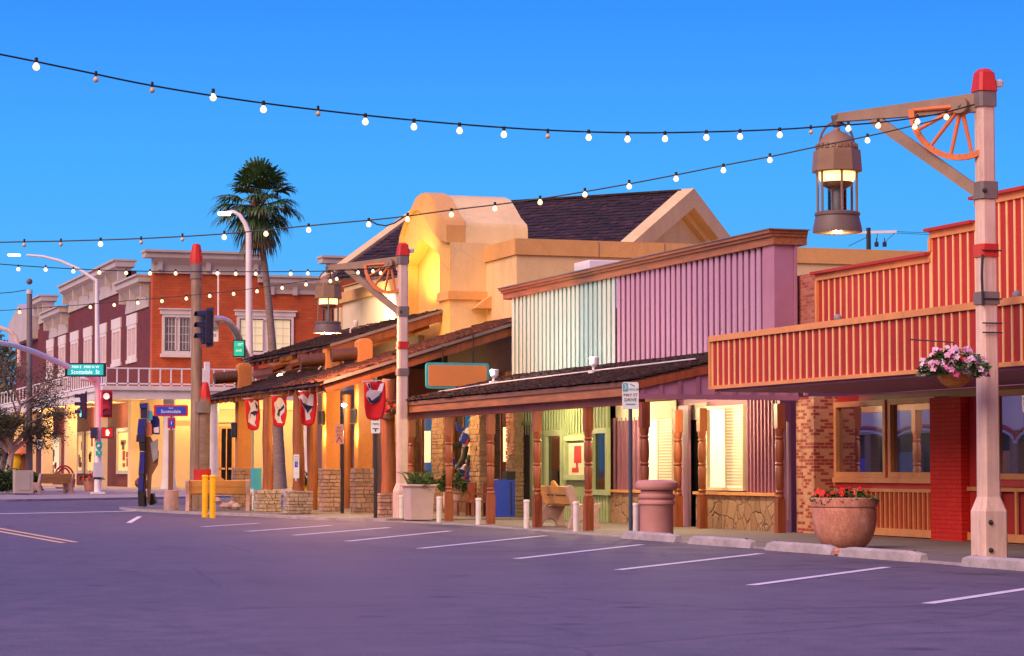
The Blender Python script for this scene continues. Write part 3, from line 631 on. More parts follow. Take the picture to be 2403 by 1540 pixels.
# ================================================================ orange mission style building
def stones(m, x0, x1, y0, y1, z0, z1, course=.13, wd=.3):
    m.box(x0+.03, x1-.03, y0+.03, y1-.03, z0, z1-.01); z = z0
    while z < z1-.03:
        h = min(course*random.uniform(.7,1.35), z1-z)
        if z1-z-h < .05: h = z1-z
        for ax in (0, 1):
            a, b = (y0, y1) if ax == 0 else (x0, x1); u = a
            while u < b-.01:
                w_ = wd*random.uniform(.5,1.4); e = min(u+w_, b)
                if b-e < .08: e = b
                o = random.uniform(-.012,.02)
                if ax == 0: m.box(x0-o, x0+.05, u+.012, e-.012, z+.011, z+h-.011)
                else: m.box(u+.012, e-.012, y0-o, y0+.05, z+.011, z+h-.011)
                u = e
        z += h
    return m
mis = thing('mission_building', (22.5, 75, 0), 'orange stucco mission building with bell shaped gable, slate roof and shake canopies', 'mission building')
YT = 72.5; XT = 22.5
def q3(x, y): return ((980+x/2.794)*.9383, (450+y/2.794)*.9383)
def tp(x, y): p = atX(*q3(x, y), XT); return (p.y, p.z)
outer = [tp(*a) for a in [(52,480),(75,400),(100,320),(150,215),(190,130),(222,100),(262,90),(298,112),(330,170),(362,235),(400,282),(430,308)]]
inner = [tp(*a) for a in [(75,470),(90,380),(108,310),(142,236),(170,214),(195,210),(226,226),(256,264),(290,340),(330,392),(368,424),(404,440)]]
YF = outer[0][0]; zsh = inner[-1][1]
outer[0] = (YF, zsh-.4); inner[0] = (YF-.15, zsh-.45)
outer[-1] = (YT, outer[-1][1]); inner[-1] = (YT, inner[-1][1])
# front wall of the gable with a pointed niche
n0, n1 = yO(1030, XT), yO(949, XT); zsp = zO(597, XT, n0); npk = atX(987, 562, XT)
poly = [(YF, 0)] + inner[::1] + [(YT, 0), (n0, 0), (n0, zsp), (npk.y, npk.z), (n1, zsp-.05), (n1, 0)]
m = MB(); m.prism([(XT, y, z) for y, z in poly], (.45, 0, 0)); m.build('gable_wall', 'stucco_floodlit', mis)  # front and niche stucco hold the floods' yellow in their colour
m = MB(); m.box(XT+.46, XT+.7, n0-.3, n1+.3, 0, npk.z+.4); m.build('niche', 'stucco_floodlit', mis)
# rim band in front and barrel vault behind
m = MB()
for i in range(len(outer)-1):
    a, b, c, d = inner[i], inner[i+1], outer[i+1], outer[i]
    m.prism([(XT-.12, y, z) for y, z in (a, b, c, d)], (.62, 0, 0))
m.build('gable_rim', 'stucco_coping', mis)
XB = xO(1238, YT); bo = [(y, z-.06) for y, z in outer]
m = MB(); m.prism([(XT+.505, y, z) for y, z in bo] + [(XT+.505, YT, 0), (XT+.505, YF, 0)], (XB-XT-.5, 0, 0)); m.build('gable_vault', 'stucco_orange', mis, True)
m = MB(); m.box(XT+.02, XT+1.3, YT-.001, YT+.5, 0, zsh+.02); m.build('gable_side', 'stucco_orange', mis)
zl = zO(693, XT, YT)
m = MB(); m.box(XT-.09, XO if False else xO(1144, YT), YT-.09, YT, zl-.13, zl+.13); m.box(XT-.09, XT, YT, n0-.01, zl-.13, zl+.13); m.build('string_course', 'stucco_coping', mis)
# flat roofed block
XK = 23.7; YK = yO(1212, XK); ZK = 8.32; XKE = 38.5
m = MB(); m.box(XK, XKE, YK, 90, 0, ZK-.02); m.build('block_wall', 'stucco_orange', mis)
m = MB(); z0 = ZK-.46; m.box(XK-.07, XK, YK-.07, YT+.8, z0, ZK).box(XK+.001, XKE, YK-.07, YK, z0, ZK).box(XK-.07, XKE, YK-.0699, 90, ZK+.001, ZK+.03)
m.build('parapet_coping', 'stucco_coping', mis)
m = MB()
for px in (1405, 1560, 1700): x = xO(px, YK-.07); m.box(x, x+.025, YK-.078, YK-.0701, z0, ZK)
m.build('coping_joint', 'post_grey', mis)
p = atX(1148, 712, XK); m = MB(); m.prism([(XK-.55, p.y-.25, p.z-.18), (XK, p.y-.25, p.z-.18), (XK, p.y-.25, p.z+.22), (XK-.2, p.y-.25, p.z+.1)], (0, .5, 0)); m.build('scupper', 'stucco_coping', mis)
# wing wall left of the gable
yw = yO(796, XT); zw = zO(688, XT, yw)
m = MB(); m.box(XT+.1, XT+.5, YF-.1, yw, 0, zw-.38); m.build('wing_wall', 'stucco_cream', mis)
m = MB(); m.box(XT-.02, XT+.6, YF-.05, yw+.1, zw-.379, zw); m.build('wing_coping', 'stucco_coping', mis)
m = MB(); m.box(XT+.6, XT+5, yw+.4, yw+1.2, 0, zw-.2); m.box(XT+.1, XT+.7, yw+.4, yw+1.2, 0, zw-.5); m.build('wing_wall', 'cream_wall', mis)
# slate roof set diagonally behind the block
ap = atD(1613, 447, 85); du = (-RT*.863 + FW*.505).normalized(); dl = (-RT*.505 - FW*.863).normalized(); Lr = 10.9; wl_, wr_ = 6.2, 6.2; pit = .49
def rp(s, t, dz=0): return ap + du*s + dl*t + V((0, 0, -pit*abs(t)+dz))
m = MB(); m.prism([rp(0,0,-.15), rp(0,wl_,-.15), rp(Lr,wl_,-.15), rp(Lr,0,-.15)], (0,0,.1)); m.prism([rp(0,0,-.15), rp(0,-wr_,-.15), rp(Lr,-wr_,-.15), rp(Lr,0,-.15)], (0,0,.1)); hr = m.build('hall_roof', 'slate', mis)
m = MB(); v_ = (rp(0,0)-rp(0,wl_)); shakes(m, rp(.35,wl_,-.06), du, v_, Lr-.5, v_.length, .3, .26, .03)
for i in range(int(Lr/.42)): m.obox(rp(.4+i*.42, 0, .0), du*.2, dl*.16, V((0,0,.035)))
m.build('slates', 'slates', hr)
m = MB(); m.prism([rp(0.3,0,-.16), rp(.3,wl_,-.16), rp(.3,wl_,-5), rp(.3,-wr_,-5), rp(.3,-wr_,-.16)], du*.3); m.build('hall_gable', 'stucco_orange', mis)
for s in (wl_, -wr_): 
    m = MB()
    m.prism([rp(-.25,0,.06), rp(-.25,s,.06), rp(-.25,s,-.5), rp(-.25,0,-.62)], du*.54)
    m.prism([rp(.1,0,-.622), rp(.1,s,-.502), rp(.1,s,-.72), rp(.1,0,-.86)], du*.19); m.build('rake_coping', 'stucco_orange', mis)
m = MB(); m.prism([rp(Lr,0,.05), rp(Lr,wl_,.05), rp(Lr,wl_,-.45), rp(Lr,0,-.45)], du*.4)
m.build('rake_coping', 'stucco_orange', mis)
# lower street canopy: shed roof from the street eave up to the wall
XC0, ZC_0, sc_ = 16.85, 3.83, .312
def cz(x): return ZC_0 + sc_*(x-XC0)
def canopy(nm, x0, x1, ya, yb, z0, shk, fas):
    z1 = z0 + sc_*(x1-x0); m = MB()
    m.prism([(x0,ya,z0-.1),(x1,ya,z1-.1),(x1,ya,z1-.03),(x0,ya,z0-.03)], (0, yb-ya, 0)); r = m.build(nm, 'log_dark', mis)
    m = MB(); v = V((x1-x0, 0, z1-z0)); shakes(m, (x0-.05, ya-.05, z0-.04), (0,1,0), v, yb-ya+.1, v.length, .3, .22, .04, 1); m.build('shakes', shk, r)
    m = MB(); m.prism([(x0+.1,ya-.06,z0-.06),(x1,ya-.06,z1-.09),(x1,ya-.06,z1+.0),(x0+.1,ya-.06,z0+.03)], (0,.05,0)); m.build('rake_flashing', 'post_grey', r)
    m = MB(); m.prism([(x0+.2,ya,z0-.3),(x1,ya,z1-.36),(x1,ya,z1-.11),(x0+.1,ya,z0-.11)], (0,.16,0)); m.build('rake_rafter', 'beam', r)
    y = ya+.5
    while y < yb: 
        m = MB(); m.prism([(x0+.05,y,z0-.26),(x1,y,z1-.26),(x1,y,z1-.11),(x0+.05,y,z0-.11)], (0,.14,0)); m.build('rafter', 'beam', r); y += .85
    return r
canopy('street_canopy', XC0, XK-.05, 66.6, YT-.4, ZC_0, 'shakes_warm', 1)
canopy('street_canopy', XC0, 19.4, YT-.3, 82.3, ZC_0, 'shakes', 1)
canopy('upper_canopy', 18.75, XT-.02, 73.3, 85.2, zO(811, 18.75, 73.3)+.02, 'shakes', 1)
m = MB(); m.tube([(17.75,68.4,3.8),(17.75,82,3.8)], .16, 10); m.build('eave_log', 'log', mis, True); m = MB(); m.tube([(19.2,73.5,4.75),(19.2,85,4.75)], .17, 10); m.build('eave_log', 'log', mis, True)
for y in (74.6, 77.4, 80.2): m = MB(); m.tube([(18.6, y, 4.75), (22.4, y, 6.0)], .15, 8); m.build('log_beam', 'log', mis, True)
m = MB(); m.box(19.9, 20.1, 73.2, 85, 3.2, 6.2) if False else m.box(21.8, 22.0, 73.6, 85, 4.6, 5.6); m.build('upper_wall', 'dim_room', mis)
# plastered pillars on stone bases, log ends through their heads
for px, X, Y, pyt in ((569, 17.75, 80.6, 852), (776, 19.0, None, 809), (852, 19.4, None, 795)):
    Y = Y or yO(px, X); zt = zO(pyt, X, Y); h = .235
    m = MB(); prof = [(X-h, Y-h, 1.35), (X+h, Y-h, 1.35), (X+h, Y-h, zt-.14), (X+h-.04, Y-h, zt-.05), (X+h-.14, Y-h, zt), (X-h+.14, Y-h, zt), (X-h+.04, Y-h, zt-.05), (X-h, Y-h, zt-.14)]
    m.prism(prof, (0, 2*h, 0)); pl = m.build('pillar', 'pillar_orange', mis, bevel=.03)
    m = MB(); stones(m, X-.32, X+.32, Y-.32, Y+.32, .0, 1.42, .12, .26); m.build('stone_base', 'stone_pink', pl)
    zb_ = zt-.48; m = MB(); m.tube([(X-1.0, Y, zb_-.06), (X-.2, Y, zb_+.03)], [.19,.2], 12); m.build('log_end', 'log_dark', pl, True)
    if px > 600: m = MB(); m.box(X-h-.14, X-h-.001, Y-.16, Y+.16, 2.75, 3.2); m.build('wall_lamp', 'iron_dark', pl, bevel=.03)
    if px < 600: m = MB(); m.box(X-h-.16, X-h-.001, Y-.13, Y+.13, 2.45, 2.95); m.build('wall_lamp', 'navy', pl, bevel=.03)
# log columns standing on stone stubs
for px, X, r_, stub in ((628, 17.1, .165, .35), (700, 17.15, .175, .36), (732, 19.2, .17, 0), (813, 21.2, .17, 0), (911, 18.6, .2, .32)):
    Y = yO(px, X); z0 = .75 if stub else .05; z0 = .72 if px == 911 else z0
    m = MB(); m.tube([(X, Y, z0), (X+.02, Y, 1.3), (X-.015, Y, 2.3), (X, Y, 3.62 if px in (628, 700) else 3.9)], [r_*1.02, r_*1.0, r_*.97, r_*.93], 14); cl = m.build('log_column', 'log', mis, True)
    if stub: m = MB(); stones(m, X-stub, X+stub, Y-stub, Y+stub, .0, z0, .1, .22); m.build('stone_base', 'stone_pale' if px < 800 else 'stone_pink', cl)
# gable infill, storefront under the canopy
m = MB(); m.prism([(18.9,67.9,3.25),(XT+.05,67.9,3.25),(XT+.05,67.9,cz(XT)-.28),(18.9,67.9,cz(18.9)-.28)], (0,.1,0)); m.build('gable_infill', 'brown_panel', mis)
m = MB(); m.prism([(21.0,67.86,3.6),(XK,67.86,3.6),(XK,67.86,cz(XK)-.25),(21.0,67.86,cz(21.0)-.3)], (0,.038,0)); m.build('gable_infill', 'stucco_orange', mis)
m = MB(); m.box(19.3, 20.9, 67.82, 67.859, cz(19.3)-.3, cz(19.3)+.15); m.build('vent_opening', 'black', mis)
XS = 22.3
m = MB(); m.box(XS+.2, XS+.5, 66.5, 90, 0, 4.2); m.build('storefront_wall', 'ply_brown', mis)
for a, b in ((1008, 1050), (1100, 1136), (1187, 1218), (935, 945)):
    m = MB(); y0, y1 = yO(b, XS), yO(a, XS); stones(m, XS-.15, XS+.25, y0, y0+max(.5, (y1-y0)*.62), .05, 3.9, .12, .3); m.build('stone_column', 'stone_tan', mis)
for a, b, mt in ((952, 1006, 'dark_glass'), (1052, 1098, 'dark_glass'), (1138, 1186, 'dark_glass')):
    f = window(mis, ('X', XS+.2), yO(b, XS), yO(a, XS), .75, 3.3, 'beam', mt, .1, .08, cols=2, name='shop_window')
    m = MB(); c = yO((a+b)/2, XS); wb(m, ('X', XS+.2), c-.9, c-.2, 1.6, 2.6, .02, .03); m.build('window_display', 'lit_cream' if a != 1052 else 'cream_paint', f)
# little flood lights on the canopy roof
def bracket_lamp(px, py, X, lb):
    p = atX(px, py, X); t = thing('canopy_lamp', p, lb, 'flood light', 'small lamps on the shake canopy')
    MB().tube([p+V((0,0,-.35)), p+V((0,0,-.05)), p+V((.12,-.04,.08))], .03, 6).build('bracket', 'white_trim', t, True)
    MB().lathe([(.05,-.1),(.09,0),(.09,.1),(.04,.14)], p+V((.16,-.05,.12)), 10).build('lamp_hood', 'white_trim', t, True)
for px, py, lb in ((697, 873, 'small white flood light on the shake canopy above the middle banner'), (748, 862, 'small white flood light on the shake canopy against the tall pillar'), (822, 770, 'small pale lamp on the upper shake canopy beside the cream wing wall')):
    bracket_lamp(px, py, 19.0 if px < 800 else 20.5, lb)
p = atX(658, 886, 19.0); m = MB(); m.ball(p, .14, 12, 8); t = thing('canopy_lamp', p, 'lit round lamp glowing above the shake canopy beside the squat end pillar', 'flood light', 'small lamps on the shake canopy')
m.build('bulb', 'flood_lit', t, True); MB().tube([p+V((-.1,0,-.5)), p+V((-.1,0,-.1))], .06, 6).build('bracket', 'cream_paint', t)
# blank hanging sign
sg = atY(1074, 882, 66.45); hw, hh = 71*dep(sg.x, sg.y)/F/.947, 28*dep(sg.x, sg.y)/F
t = thing('hanging_sign', sg, 'blank tan sign board with teal border hung under the near shake canopy', 'hanging sign')
def rrect(w_, h_, r_, y):
    pts = []
    for cx, cy, a0 in ((w_-r_, h_-r_, 0), (-w_+r_, h_-r_, 90), (-w_+r_, -h_+r_, 180), (w_-r_, -h_+r_, 270)):
        for k in range(4): a = R(a0+30*k); pts.append((sg.x+cx+r_*cos(a), y, sg.z+cy+r_*sin(a)))
    return pts
MB().prism(rrect(hw+.03, hh+.03, .09, sg.y), (0,.1,0)).build('border', 'teal', t); MB().prism(rrect(hw-.04, hh-.04, .05, sg.y-.012), (0,.01,0)).build('panel', 'sign_tan', t)
MB().box(sg.x-hw*.5, sg.x-hw*.46, sg.y+.03, sg.y+.06, sg.z+hh, sg.z+hh+.5).box(sg.x+hw*.5, sg.x+hw*.54, sg.y+.03, sg.y+.06, sg.z+hh, sg.z+hh+.9).build('hanger', 'iron_dark', t)
# banners on rods under the eave
def banner(px, pyt, pyb, X, wd, lb, style, skew):
    Y = yO(px, X); zt, zb = zO(pyt, X, Y), zO(pyb, X, Y); h = zt-zb; c = V((X, Y, zt))
    t = thing('banner', c, lb, 'banner', 'red cowboy banners under the eave')
    def P(u, v, o=0): return c + V((u*wd + skew*v*wd, -o + .04*sin(6*u+3*v), -v*h))
    m = MB(); nu, nv = 8, 10
    def hwf(v): return .5 - (.0 if v < .55 else .17*((v-.55)/.45)**1.3)
    g = [[P(hwf(j/nv)*(2*i/nu-1), j/nv + (.06*abs(2*i/nu-1)**1.5*(-1) if j == nv else 0)) for i in range(nu+1)] for j in range(nv+1)]
    vv = [m.vs(r) for r in g]
    for j in range(nv):
        for i in range(nu): m.fa([vv[j][i], vv[j][i+1], vv[j+1][i+1], vv[j+1][i]])
    f = m.build('cloth', 'flag_red', t, True)
    so = f.modifiers.new('Solid', 'SOLIDIFY'); so.thickness = .008
    shapes = [[('w',[(-.3,.05),(-.05,.12),(.2,.02),(.42,.12),(.36,.34),(.2,.5),(.2,.62),(.1,.75),(.2,.86),(-.05,.84),(-.35,.72),(-.3,.5),(-.12,.3)]), ('n',[(-.25,.62),(-.15,.42),(.1,.36),(.38,.38),(.2,.48),(.05,.6),(-.02,.68)]), ('n',[(.2,.08),(.36,.2),(.3,.34),(.2,.2)])],
              [('w',[(-.38,.22),(-.2,.14),(-.1,.05),(.15,.05),(.3,.16),(.4,.3),(.34,.5),(.1,.64),(.12,.76),(.22,.87),(-.1,.85),(-.3,.7),(-.26,.45)]), ('n',[(-.22,.28),(-.05,.42),(.1,.4),(.3,.22),(.34,.36),(.2,.44),(.06,.5),(.02,.66),(-.2,.58),(-.1,.46)])],
              [('w',[(-.6,.14),(-.32,.06),(.0,.2),(.1,.04),(.34,.08),(.3,.4),(.2,.56),(.1,.64),(.16,.8),(-.1,.84),(-.16,.6),(-.3,.44)]), ('n',[(-.5,.22),(-.1,.38),(.3,.42),(.1,.54),(-.02,.64),(-.1,.52),(-.34,.4)])],
              [('w',[(-.42,.02),(-.26,.02),(-.16,.2),(.14,.22),(.28,.04),(.44,.02),(.34,.24),(.24,.4),(.06,.56),(-.2,.56),(-.42,.36),(-.38,.26),(-.26,.2)]), ('n',[(-.36,.38),(-.1,.44),(.2,.32),(.32,.26),(.22,.46),(.02,.56),(-.22,.54)]), ('n',[(-.36,.04),(-.28,.04),(-.22,.16),(-.3,.16)])]]
    for k, (cc, pts) in enumerate(shapes[style]):
        m = MB(); m.prism([P(u, v, .02+.012*k) for u, v in pts], (0,-.006,0)); m.build('printed_figure', 'flag_white' if cc == 'w' else 'navy', f)
    MB().tube([c+V((-wd*.6,0,.01)), c+V((wd*.7,0,.06))], .015, 6).build('rod', 'galv', t)
banner(590, 937, 1011, 17.0, .46, 'red banner with white and navy figure, hung beside the squat end pillar', 0, .12)
banner(654, 930, 1003, 17.0, .46, 'red banner with white figure between the two log columns on pale stone stubs', 1, 0)
banner(722, 920, 1000, 17.0, .50, 'red banner with sprawling white figure beside the tall orange pillar', 2, -.02)
banner(878, 897, 987, 17.3, .60, 'red banner with horned steer head behind the black parking sign', 3, .0)
# ================================================================ two storey brick corner building
XA, YA, ZG = 23.5, 129.3, .38
far = thing('brick_building', (XA, YA, ZG), 'two storey red brick corner building with cream cornices and white balcony', 'corner building')
WF, WS = ('Y', YA), ('X', XA)
zA = 11.85
xr1, xr2, xe = xO(610, YA), xO(757, YA), 48
def fz(py): return zO(py, XA, YA)
m = MB(); m.box(XA, xe, YA, YA+.6, 5.3, zA); m.box(xO(612,YA), xO(760,YA), YA+.002, YA+.6, zA+.001, zA+.1) if False else None
m.build('wall', 'brick_red', far)['label'] = 'orange red brick front lit by string lights'
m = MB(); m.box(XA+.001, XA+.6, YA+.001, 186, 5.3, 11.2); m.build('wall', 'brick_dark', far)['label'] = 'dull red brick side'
m = MB(); m.box(XA+.6, xe, YA+.6, 186, 5.3, 10.9).box(XA+3, xe, YA+2, 186, 0, 5.29); m.build('building_body', 'brick_dark', far)
def cornice_front(x0, x1, zb, zt, ov, lcap=True):
    m = MB(); m.box(x0, x1, YA-.12, YA+.5, zb, zt-.75)
    m.prism([(x0, YA-.12, zt-.751), (x0, YA+.4, zt-.751), (x0, YA+.4, zt-.4), (x0, YA-ov, zt-.4)], (x1-x0, 0, 0))
    m.box(x0-ov*.9, x1+.1, YA-ov, YA+.5, zt-.4+.001, zt-.12); m.box(x0-ov, x1+.15, YA-ov-.12, YA+.6, zt-.119, zt)
    for i in range(3):
        x = x0+.35+(x1-x0-.7)*i/2; m.box(x-.12, x+.12, YA-ov*.6, YA-.121, zt-1.05, zt-.41)
    m.build('cornice', 'cornice', far)
cornice_front(XA, xr1, fz(641), fz(588), .55)
cornice_front(xr1+.2, xr2, fz(683), fz(640), .45)
cornice_front(xr2+.25, xe, fz(640), fz(590), .5)
m = MB(); m.box(XA+.01, xr1, YA+.01, YA+.5, zA-.5, fz(600)); m.build('parapet', 'cornice', far)
def cornice_side(ya, yb, zt, ov=.65):
    zb = zt-1.75; m = MB(); m.box(XA-.08, XA+.5, ya, yb, zb, zt-1.0)
    m.prism([(XA-.08, ya, zt-1.001), (XA+.3, ya, zt-1.001), (XA+.3, ya, zt-.42), (XA-ov, ya, zt-.42), (XA-ov*.55, ya, zt-.62)], (0, yb-ya, 0))
    m.box(XA-ov, XA+.5, ya-.15, yb+.15, zt-.419, zt-.1); m.box(XA-ov-.12, XA+.6, ya-.2, yb+.2, zt-.099, zt)
    n = max(2, int((yb-ya)/4))
    for i in range(n+1):
        y = ya+.2+(yb-ya-.4)*i/n; m.box(XA-ov*.7, XA-.081, y-.12, y+.12, zt-1.2, zt-.421)
    m.build('cornice', 'cornice', far)
for a, b, z in ((130.3,137.4,11.85),(137.7,159.3,13.25),(159.6,168,12.0),(168.3,173.5,13.3)): cornice_side(a, b, z)
m = MB(); m.box(XA+.02, XA+.6, 137.7, 159.3, 11.2, 12.6); m.box(XA+.02, XA+.6, 168.3, 173.5, 11.2, 12.5); m.build('parapet', 'brick_dark', far)
m = MB(); m.prism([(XA-.6,174,10.6),(XA-.6,186,10.6),(XA-.6,186,12.2),(XA-.6,180,13.4),(XA-.6,174,12.2)], (1.2,0,0)); m.build('end_gable', 'cornice', far)
# upper windows
window(far, WF, xO(377,YA), xO(449,YA), fz(830), fz(737), 'white_trim', 'grey_glass', .2, .12, 2, 1, .2, .25, .18)
for w_, (a, b), pn in ((0,(387,413),0),(0,(417,443),0)): pass
def sash(u0, u1, z0, z1, pn):
    f = window(far, ('Y', YA-.02), u0, u1, z0, z1, 'white_trim', pn, .05, .1, 3, 4, .03, name='window_sash')
x0, x1 = xO(383,YA), xO(443,YA); mid = (x0+x1)/2
sash(x0, mid-.08, fz(823), fz(744), 'grey_glass'); sash(mid+.08, x1, fz(823), fz(744), 'grey_glass')
window(far, WF, xO(553,YA), xO(686,YA), fz(829), fz(737), 'white_trim', 'lit_panes', .22, .12, 2, 1, .25, .25, .18)
x0, x1 = xO(559,YA), xO(680,YA); mid = (x0+x1)/2
sash(x0, mid-.12, fz(822), fz(744), 'lit_panes'); sash(mid+.12, x1, fz(822), fz(744), 'lit_panes')
for a, b, t_, bt in ((297,318,742,847),(261,281,752,856),(231,247,764,862),(195,213,772,868),(164,181,782,875),(136,151,792,880),(108,123,800,886)):
    y0, y1 = yO(b, XA), yO(a, XA); ym = (y0+y1)/2
    window(far, WS, y0, y1, zO(bt, XA, ym)+.1, zO(t_, XA, ym)-.5, 'white_trim', 'planter_pink', .2, .05, 2, 1, .1, .0, .0, name='shuttered_window')
    m = MB(); wb(m, WS, y0-.15, y1+.15, zO(t_, XA, ym)-.49, zO(t_, XA, ym)+.1, 0, .07); m.build('window_trim', 'white_trim', far); m = MB(); wb(m, WS, y0-.2, y1+.2, zO(bt, XA, ym)-.12, zO(bt, XA, ym)+.09, 0, .08); m.build('window_trim', 'white_trim', far)
# balcony
XBk, YB = xO(247,125.3), 125.3; zb0, zb1 = zO(936,XBk,YB), zO(907,XBk,YB); zr = zO(862, XBk, YB)
xbe = 40; ybe = 176
m = MB(); m.box(XBk, xbe, YB, YA-.001, zb0+.15, zb1); m.box(XBk, XA-.001, YA, ybe, zb0+.15, zb1); m.build('balcony_floor', 'cream_wall', far)
m = MB(); m.box(XBk-.1, xbe, YB-.1, YB-.001, zb0, zb1-.18); m.box(XBk-.1, XBk-.001, YB, ybe, zb0, zb1-.18); m.box(XBk-.2, xbe, YB-.22, YB-.001, zb1-.179, zb1+.04); m.box(XBk-.2, XBk-.001, YB, ybe, zb1-.179, zb1+.04); m.build('balcony_fascia', 'white_trim', far)
m = MB(); W1 = ('Y', YB+.05); W2 = ('X', XBk+.05)
wb(m, W1, XBk, xbe, zr-.07, zr, 0, .07); wb(m, W1, XBk, xbe, zb1+.12, zb1+.19, 0, .07)
x = XBk
while x < xbe: wb(m, W1, x-.035, x+.035, zb1+.041, zr-.071, 0, .07); x += .56
wb(m, W2, YB, ybe, zr-.07, zr, 0, .07); wb(m, W2, YB, ybe, zb1+.12, zb1+.19, 0, .07)
y = YB+.8
while y < ybe: wb(m, W2, y-.05, y+.05, zb1+.191, zr-.071, 0, .06); y += .8 if y < 150 else 1.6
m.build('balcony_railing', 'white_paint', far)
xq = xO(484, YB); m = MB(); m.box(xq-.13, xq+.13, YB-.1, YB+.2, zb1, zr+.35); m.build('balcony_post', 'white_paint', far)
# street storey: cream front, lit shop windows on the side
yc_ = 134.5
m = MB(); m.box(XA+.002, XA+.5, yc_, 186, ZG-.2, 5.29); m.build('shop_wall', 'brick_dark', far)
m = MB(); m.prism([(XA-.1, yc_, ZG-.2), (XA+3.2, YA+1.2, ZG-.2), (XA+3.2, YA+1.8, ZG-.2), (XA-.1, yc_+.6, ZG-.2)], (0,0,5.4)); m.box(XA+3.2, xe, YA+1.2, YA+1.8, ZG-.2, 5.28); m.build('shop_wall', 'cream_wall', far)
m = MB(); m.box(XA-.3, XA+.2, yc_-.5, yc_+.3, ZG, 5.28); m.box(XA+3.1, xe, YA+.6, YA+1.19, 4.6, 5.27); m.build('pilaster', 'cream_wall', far)
for px in (396, 497, 720):
    x = xO(px, YB+.6); m = MB(); m.lathe([(.45,ZG-.15),(.42,ZG+.1),(.34,ZG+.5),(.32,2.5),(.32,zb0+.14)], (x, YB+.6, 0), 20); m.build('column', 'white_trim', far, True)
for i, px in enumerate((236, 165, 110, 71, 40)):
    x = XBk+.35; y = yO(px, x); m = MB(); m.box(x-.3, x+.3, y-.35, y+.35, ZG-.1, zb0+.14); m.build('balcony_post', 'cream_wall', far)
for a, b, z0, z1, pn in ((277,309,1.1,3.7,'lit_warm'),(205,230,1.1,3.7,'lit_warm'),(183,197,1.1,3.7,'lit_warm'),(120,143,.5,3.6,'lit_cream'),(60,85,.6,3.4,'lit_warm')):
    f = window(far, WS, yO(b,XA), yO(a,XA), z0, z1, 'cornice', pn, .2, .12, 1, 1, name='shop_window'); m = MB(); y0, y1 = yO(b,XA), yO(a,XA)
    for k in range(7):
        u = y0+.3+(y1-y0-.6)*random.random()*.75; z = z0+.25+random.random()*(z1-z0)*.55; m = MB(); wb(m, WS, u, u+(y1-y0)*.16, z, z+.4*random.uniform(.5,1.4), .02, .05); m.build('window_display', ('log_dark','brown_panel','red_panel','ply_brown')[k%4], f)
Wc = ('Y', YA+1.2); 
f = window(far, Wc, xO(513,YA+1.2), xO(548,YA+1.2), ZG, 3.7, 'tan_trim', 'dark_glass', .12, .1, 2, 1, .06, name='entrance_door'); m = MB(); xm = xO(531,YA+1.2); wb(m, Wc, xm-.45, xm-.1, 1.35, 1.45, .05, .1); wb(m, Wc, xm+.1, xm+.45, 1.35, 1.45, .05, .1); m.build('handle', 'yellow_paint_line', f)
m = MB(); wb(m, Wc, xO(508,Wc[1]), xO(552,Wc[1]), 3.9, 4.2, 0, .25); wb(m, Wc, xO(400,Wc[1]), xO(455,Wc[1]), 3.7, 4.0, 0, .2); m.build('door_hood', 'cream_wall', far)
# ================================================================ lantern posts
pb = atZ(2321, 1311, ZS); AD = (-RT*.879 + FW*.477).normalized()      # arm points out over the street at 45 degrees
def zn(py): return zO(py, pb.x, pb.y)
post = thing('lantern_post', (pb.x, pb.y, ZS), 'pale pink timber lantern post with red cap, beside the red shop and hanging flower basket', 'lantern post', 'lantern posts with wagon wheel brackets')
X, Y = pb.x, pb.y
def sq(m, h, z0, z1, h2=None, bev=.04):
    h2 = h2 or h; p = lambda h, z: [(X+a*h, Y+b*h, z) for a, b in ((-1,-1+bev/h),(-1+bev/h,-1),(1-bev/h,-1),(1,-1+bev/h),(1,1-bev/h),(1-bev/h,1),(-1+bev/h,1),(-1,1-bev/h))]
    a, b = m.vs(p(h, z0)), m.vs(p(h2, z1)); m.fa(a[::-1]); m.fa(b)
    for i in range(8): m.fa([a[i], a[(i+1)%8], b[(i+1)%8], b[i]])
m = MB(); sq(m, .215, ZS, zn(1200)); sq(m, .215, zn(1199.9), zn(1165), .145); sq(m, .145, zn(1164.9), zn(470), .13); sq(m, .125, zn(469), zn(222)); m.build('shaft', 'post_pink', post)
m = MB(); pass
for h_, a_, b_ in ((.155,468,428),(.16,715,686),(.15,252,217)): m = MB(); sq(m, h_, zn(a_), zn(b_)); m.build('collar', 'post_grey', post)
m = MB(); sq(m, .155, zn(604), zn(574)); m.build('collar', 'cap_red', post)
m = MB(); sq(m, .165, zn(216), zn(172), .13); sq(m, .13, zn(171.9), zn(163), .08); m.build('post_cap', 'cap_red', post)
m = MB(); m.lathe([(.02,-.04),(.07,-.04),(.08,.04),(.05,.07)], (X+.24, Y-.02, zn(197)), 10); m.build('photocell', 'galv', post, True)
m = MB()
for z in (zn(1225), zn(1290), zn(450)): m.ball((X-.1, Y-.22 if z < 1 else Y-.15, z), .04, 8, 5)
m.build('bolt_head', 'iron_dark', post, True)
T0 = V((X, Y, 0)); za = zn(238); tip = T0 + AD*2.42
m = MB(); up = V((0,0,1)); s = AD.cross(up)*.07
a, b = T0 + AD*.1, tip
m.prism([a+V((0,0,za-.16))-s, b+V((0,0,za-.16))-s, b+V((0,0,za-.03))-s, a+V((0,0,za+.13))-s], s*2); m.build('arm', 'post_brown', post)
m = MB(); m.bar(T0+AD*.12+V((0,0,zn(450))), T0+AD*1.80+V((0,0,za-.15)), .12, .17); m.build('brace', 'post_brown', post)
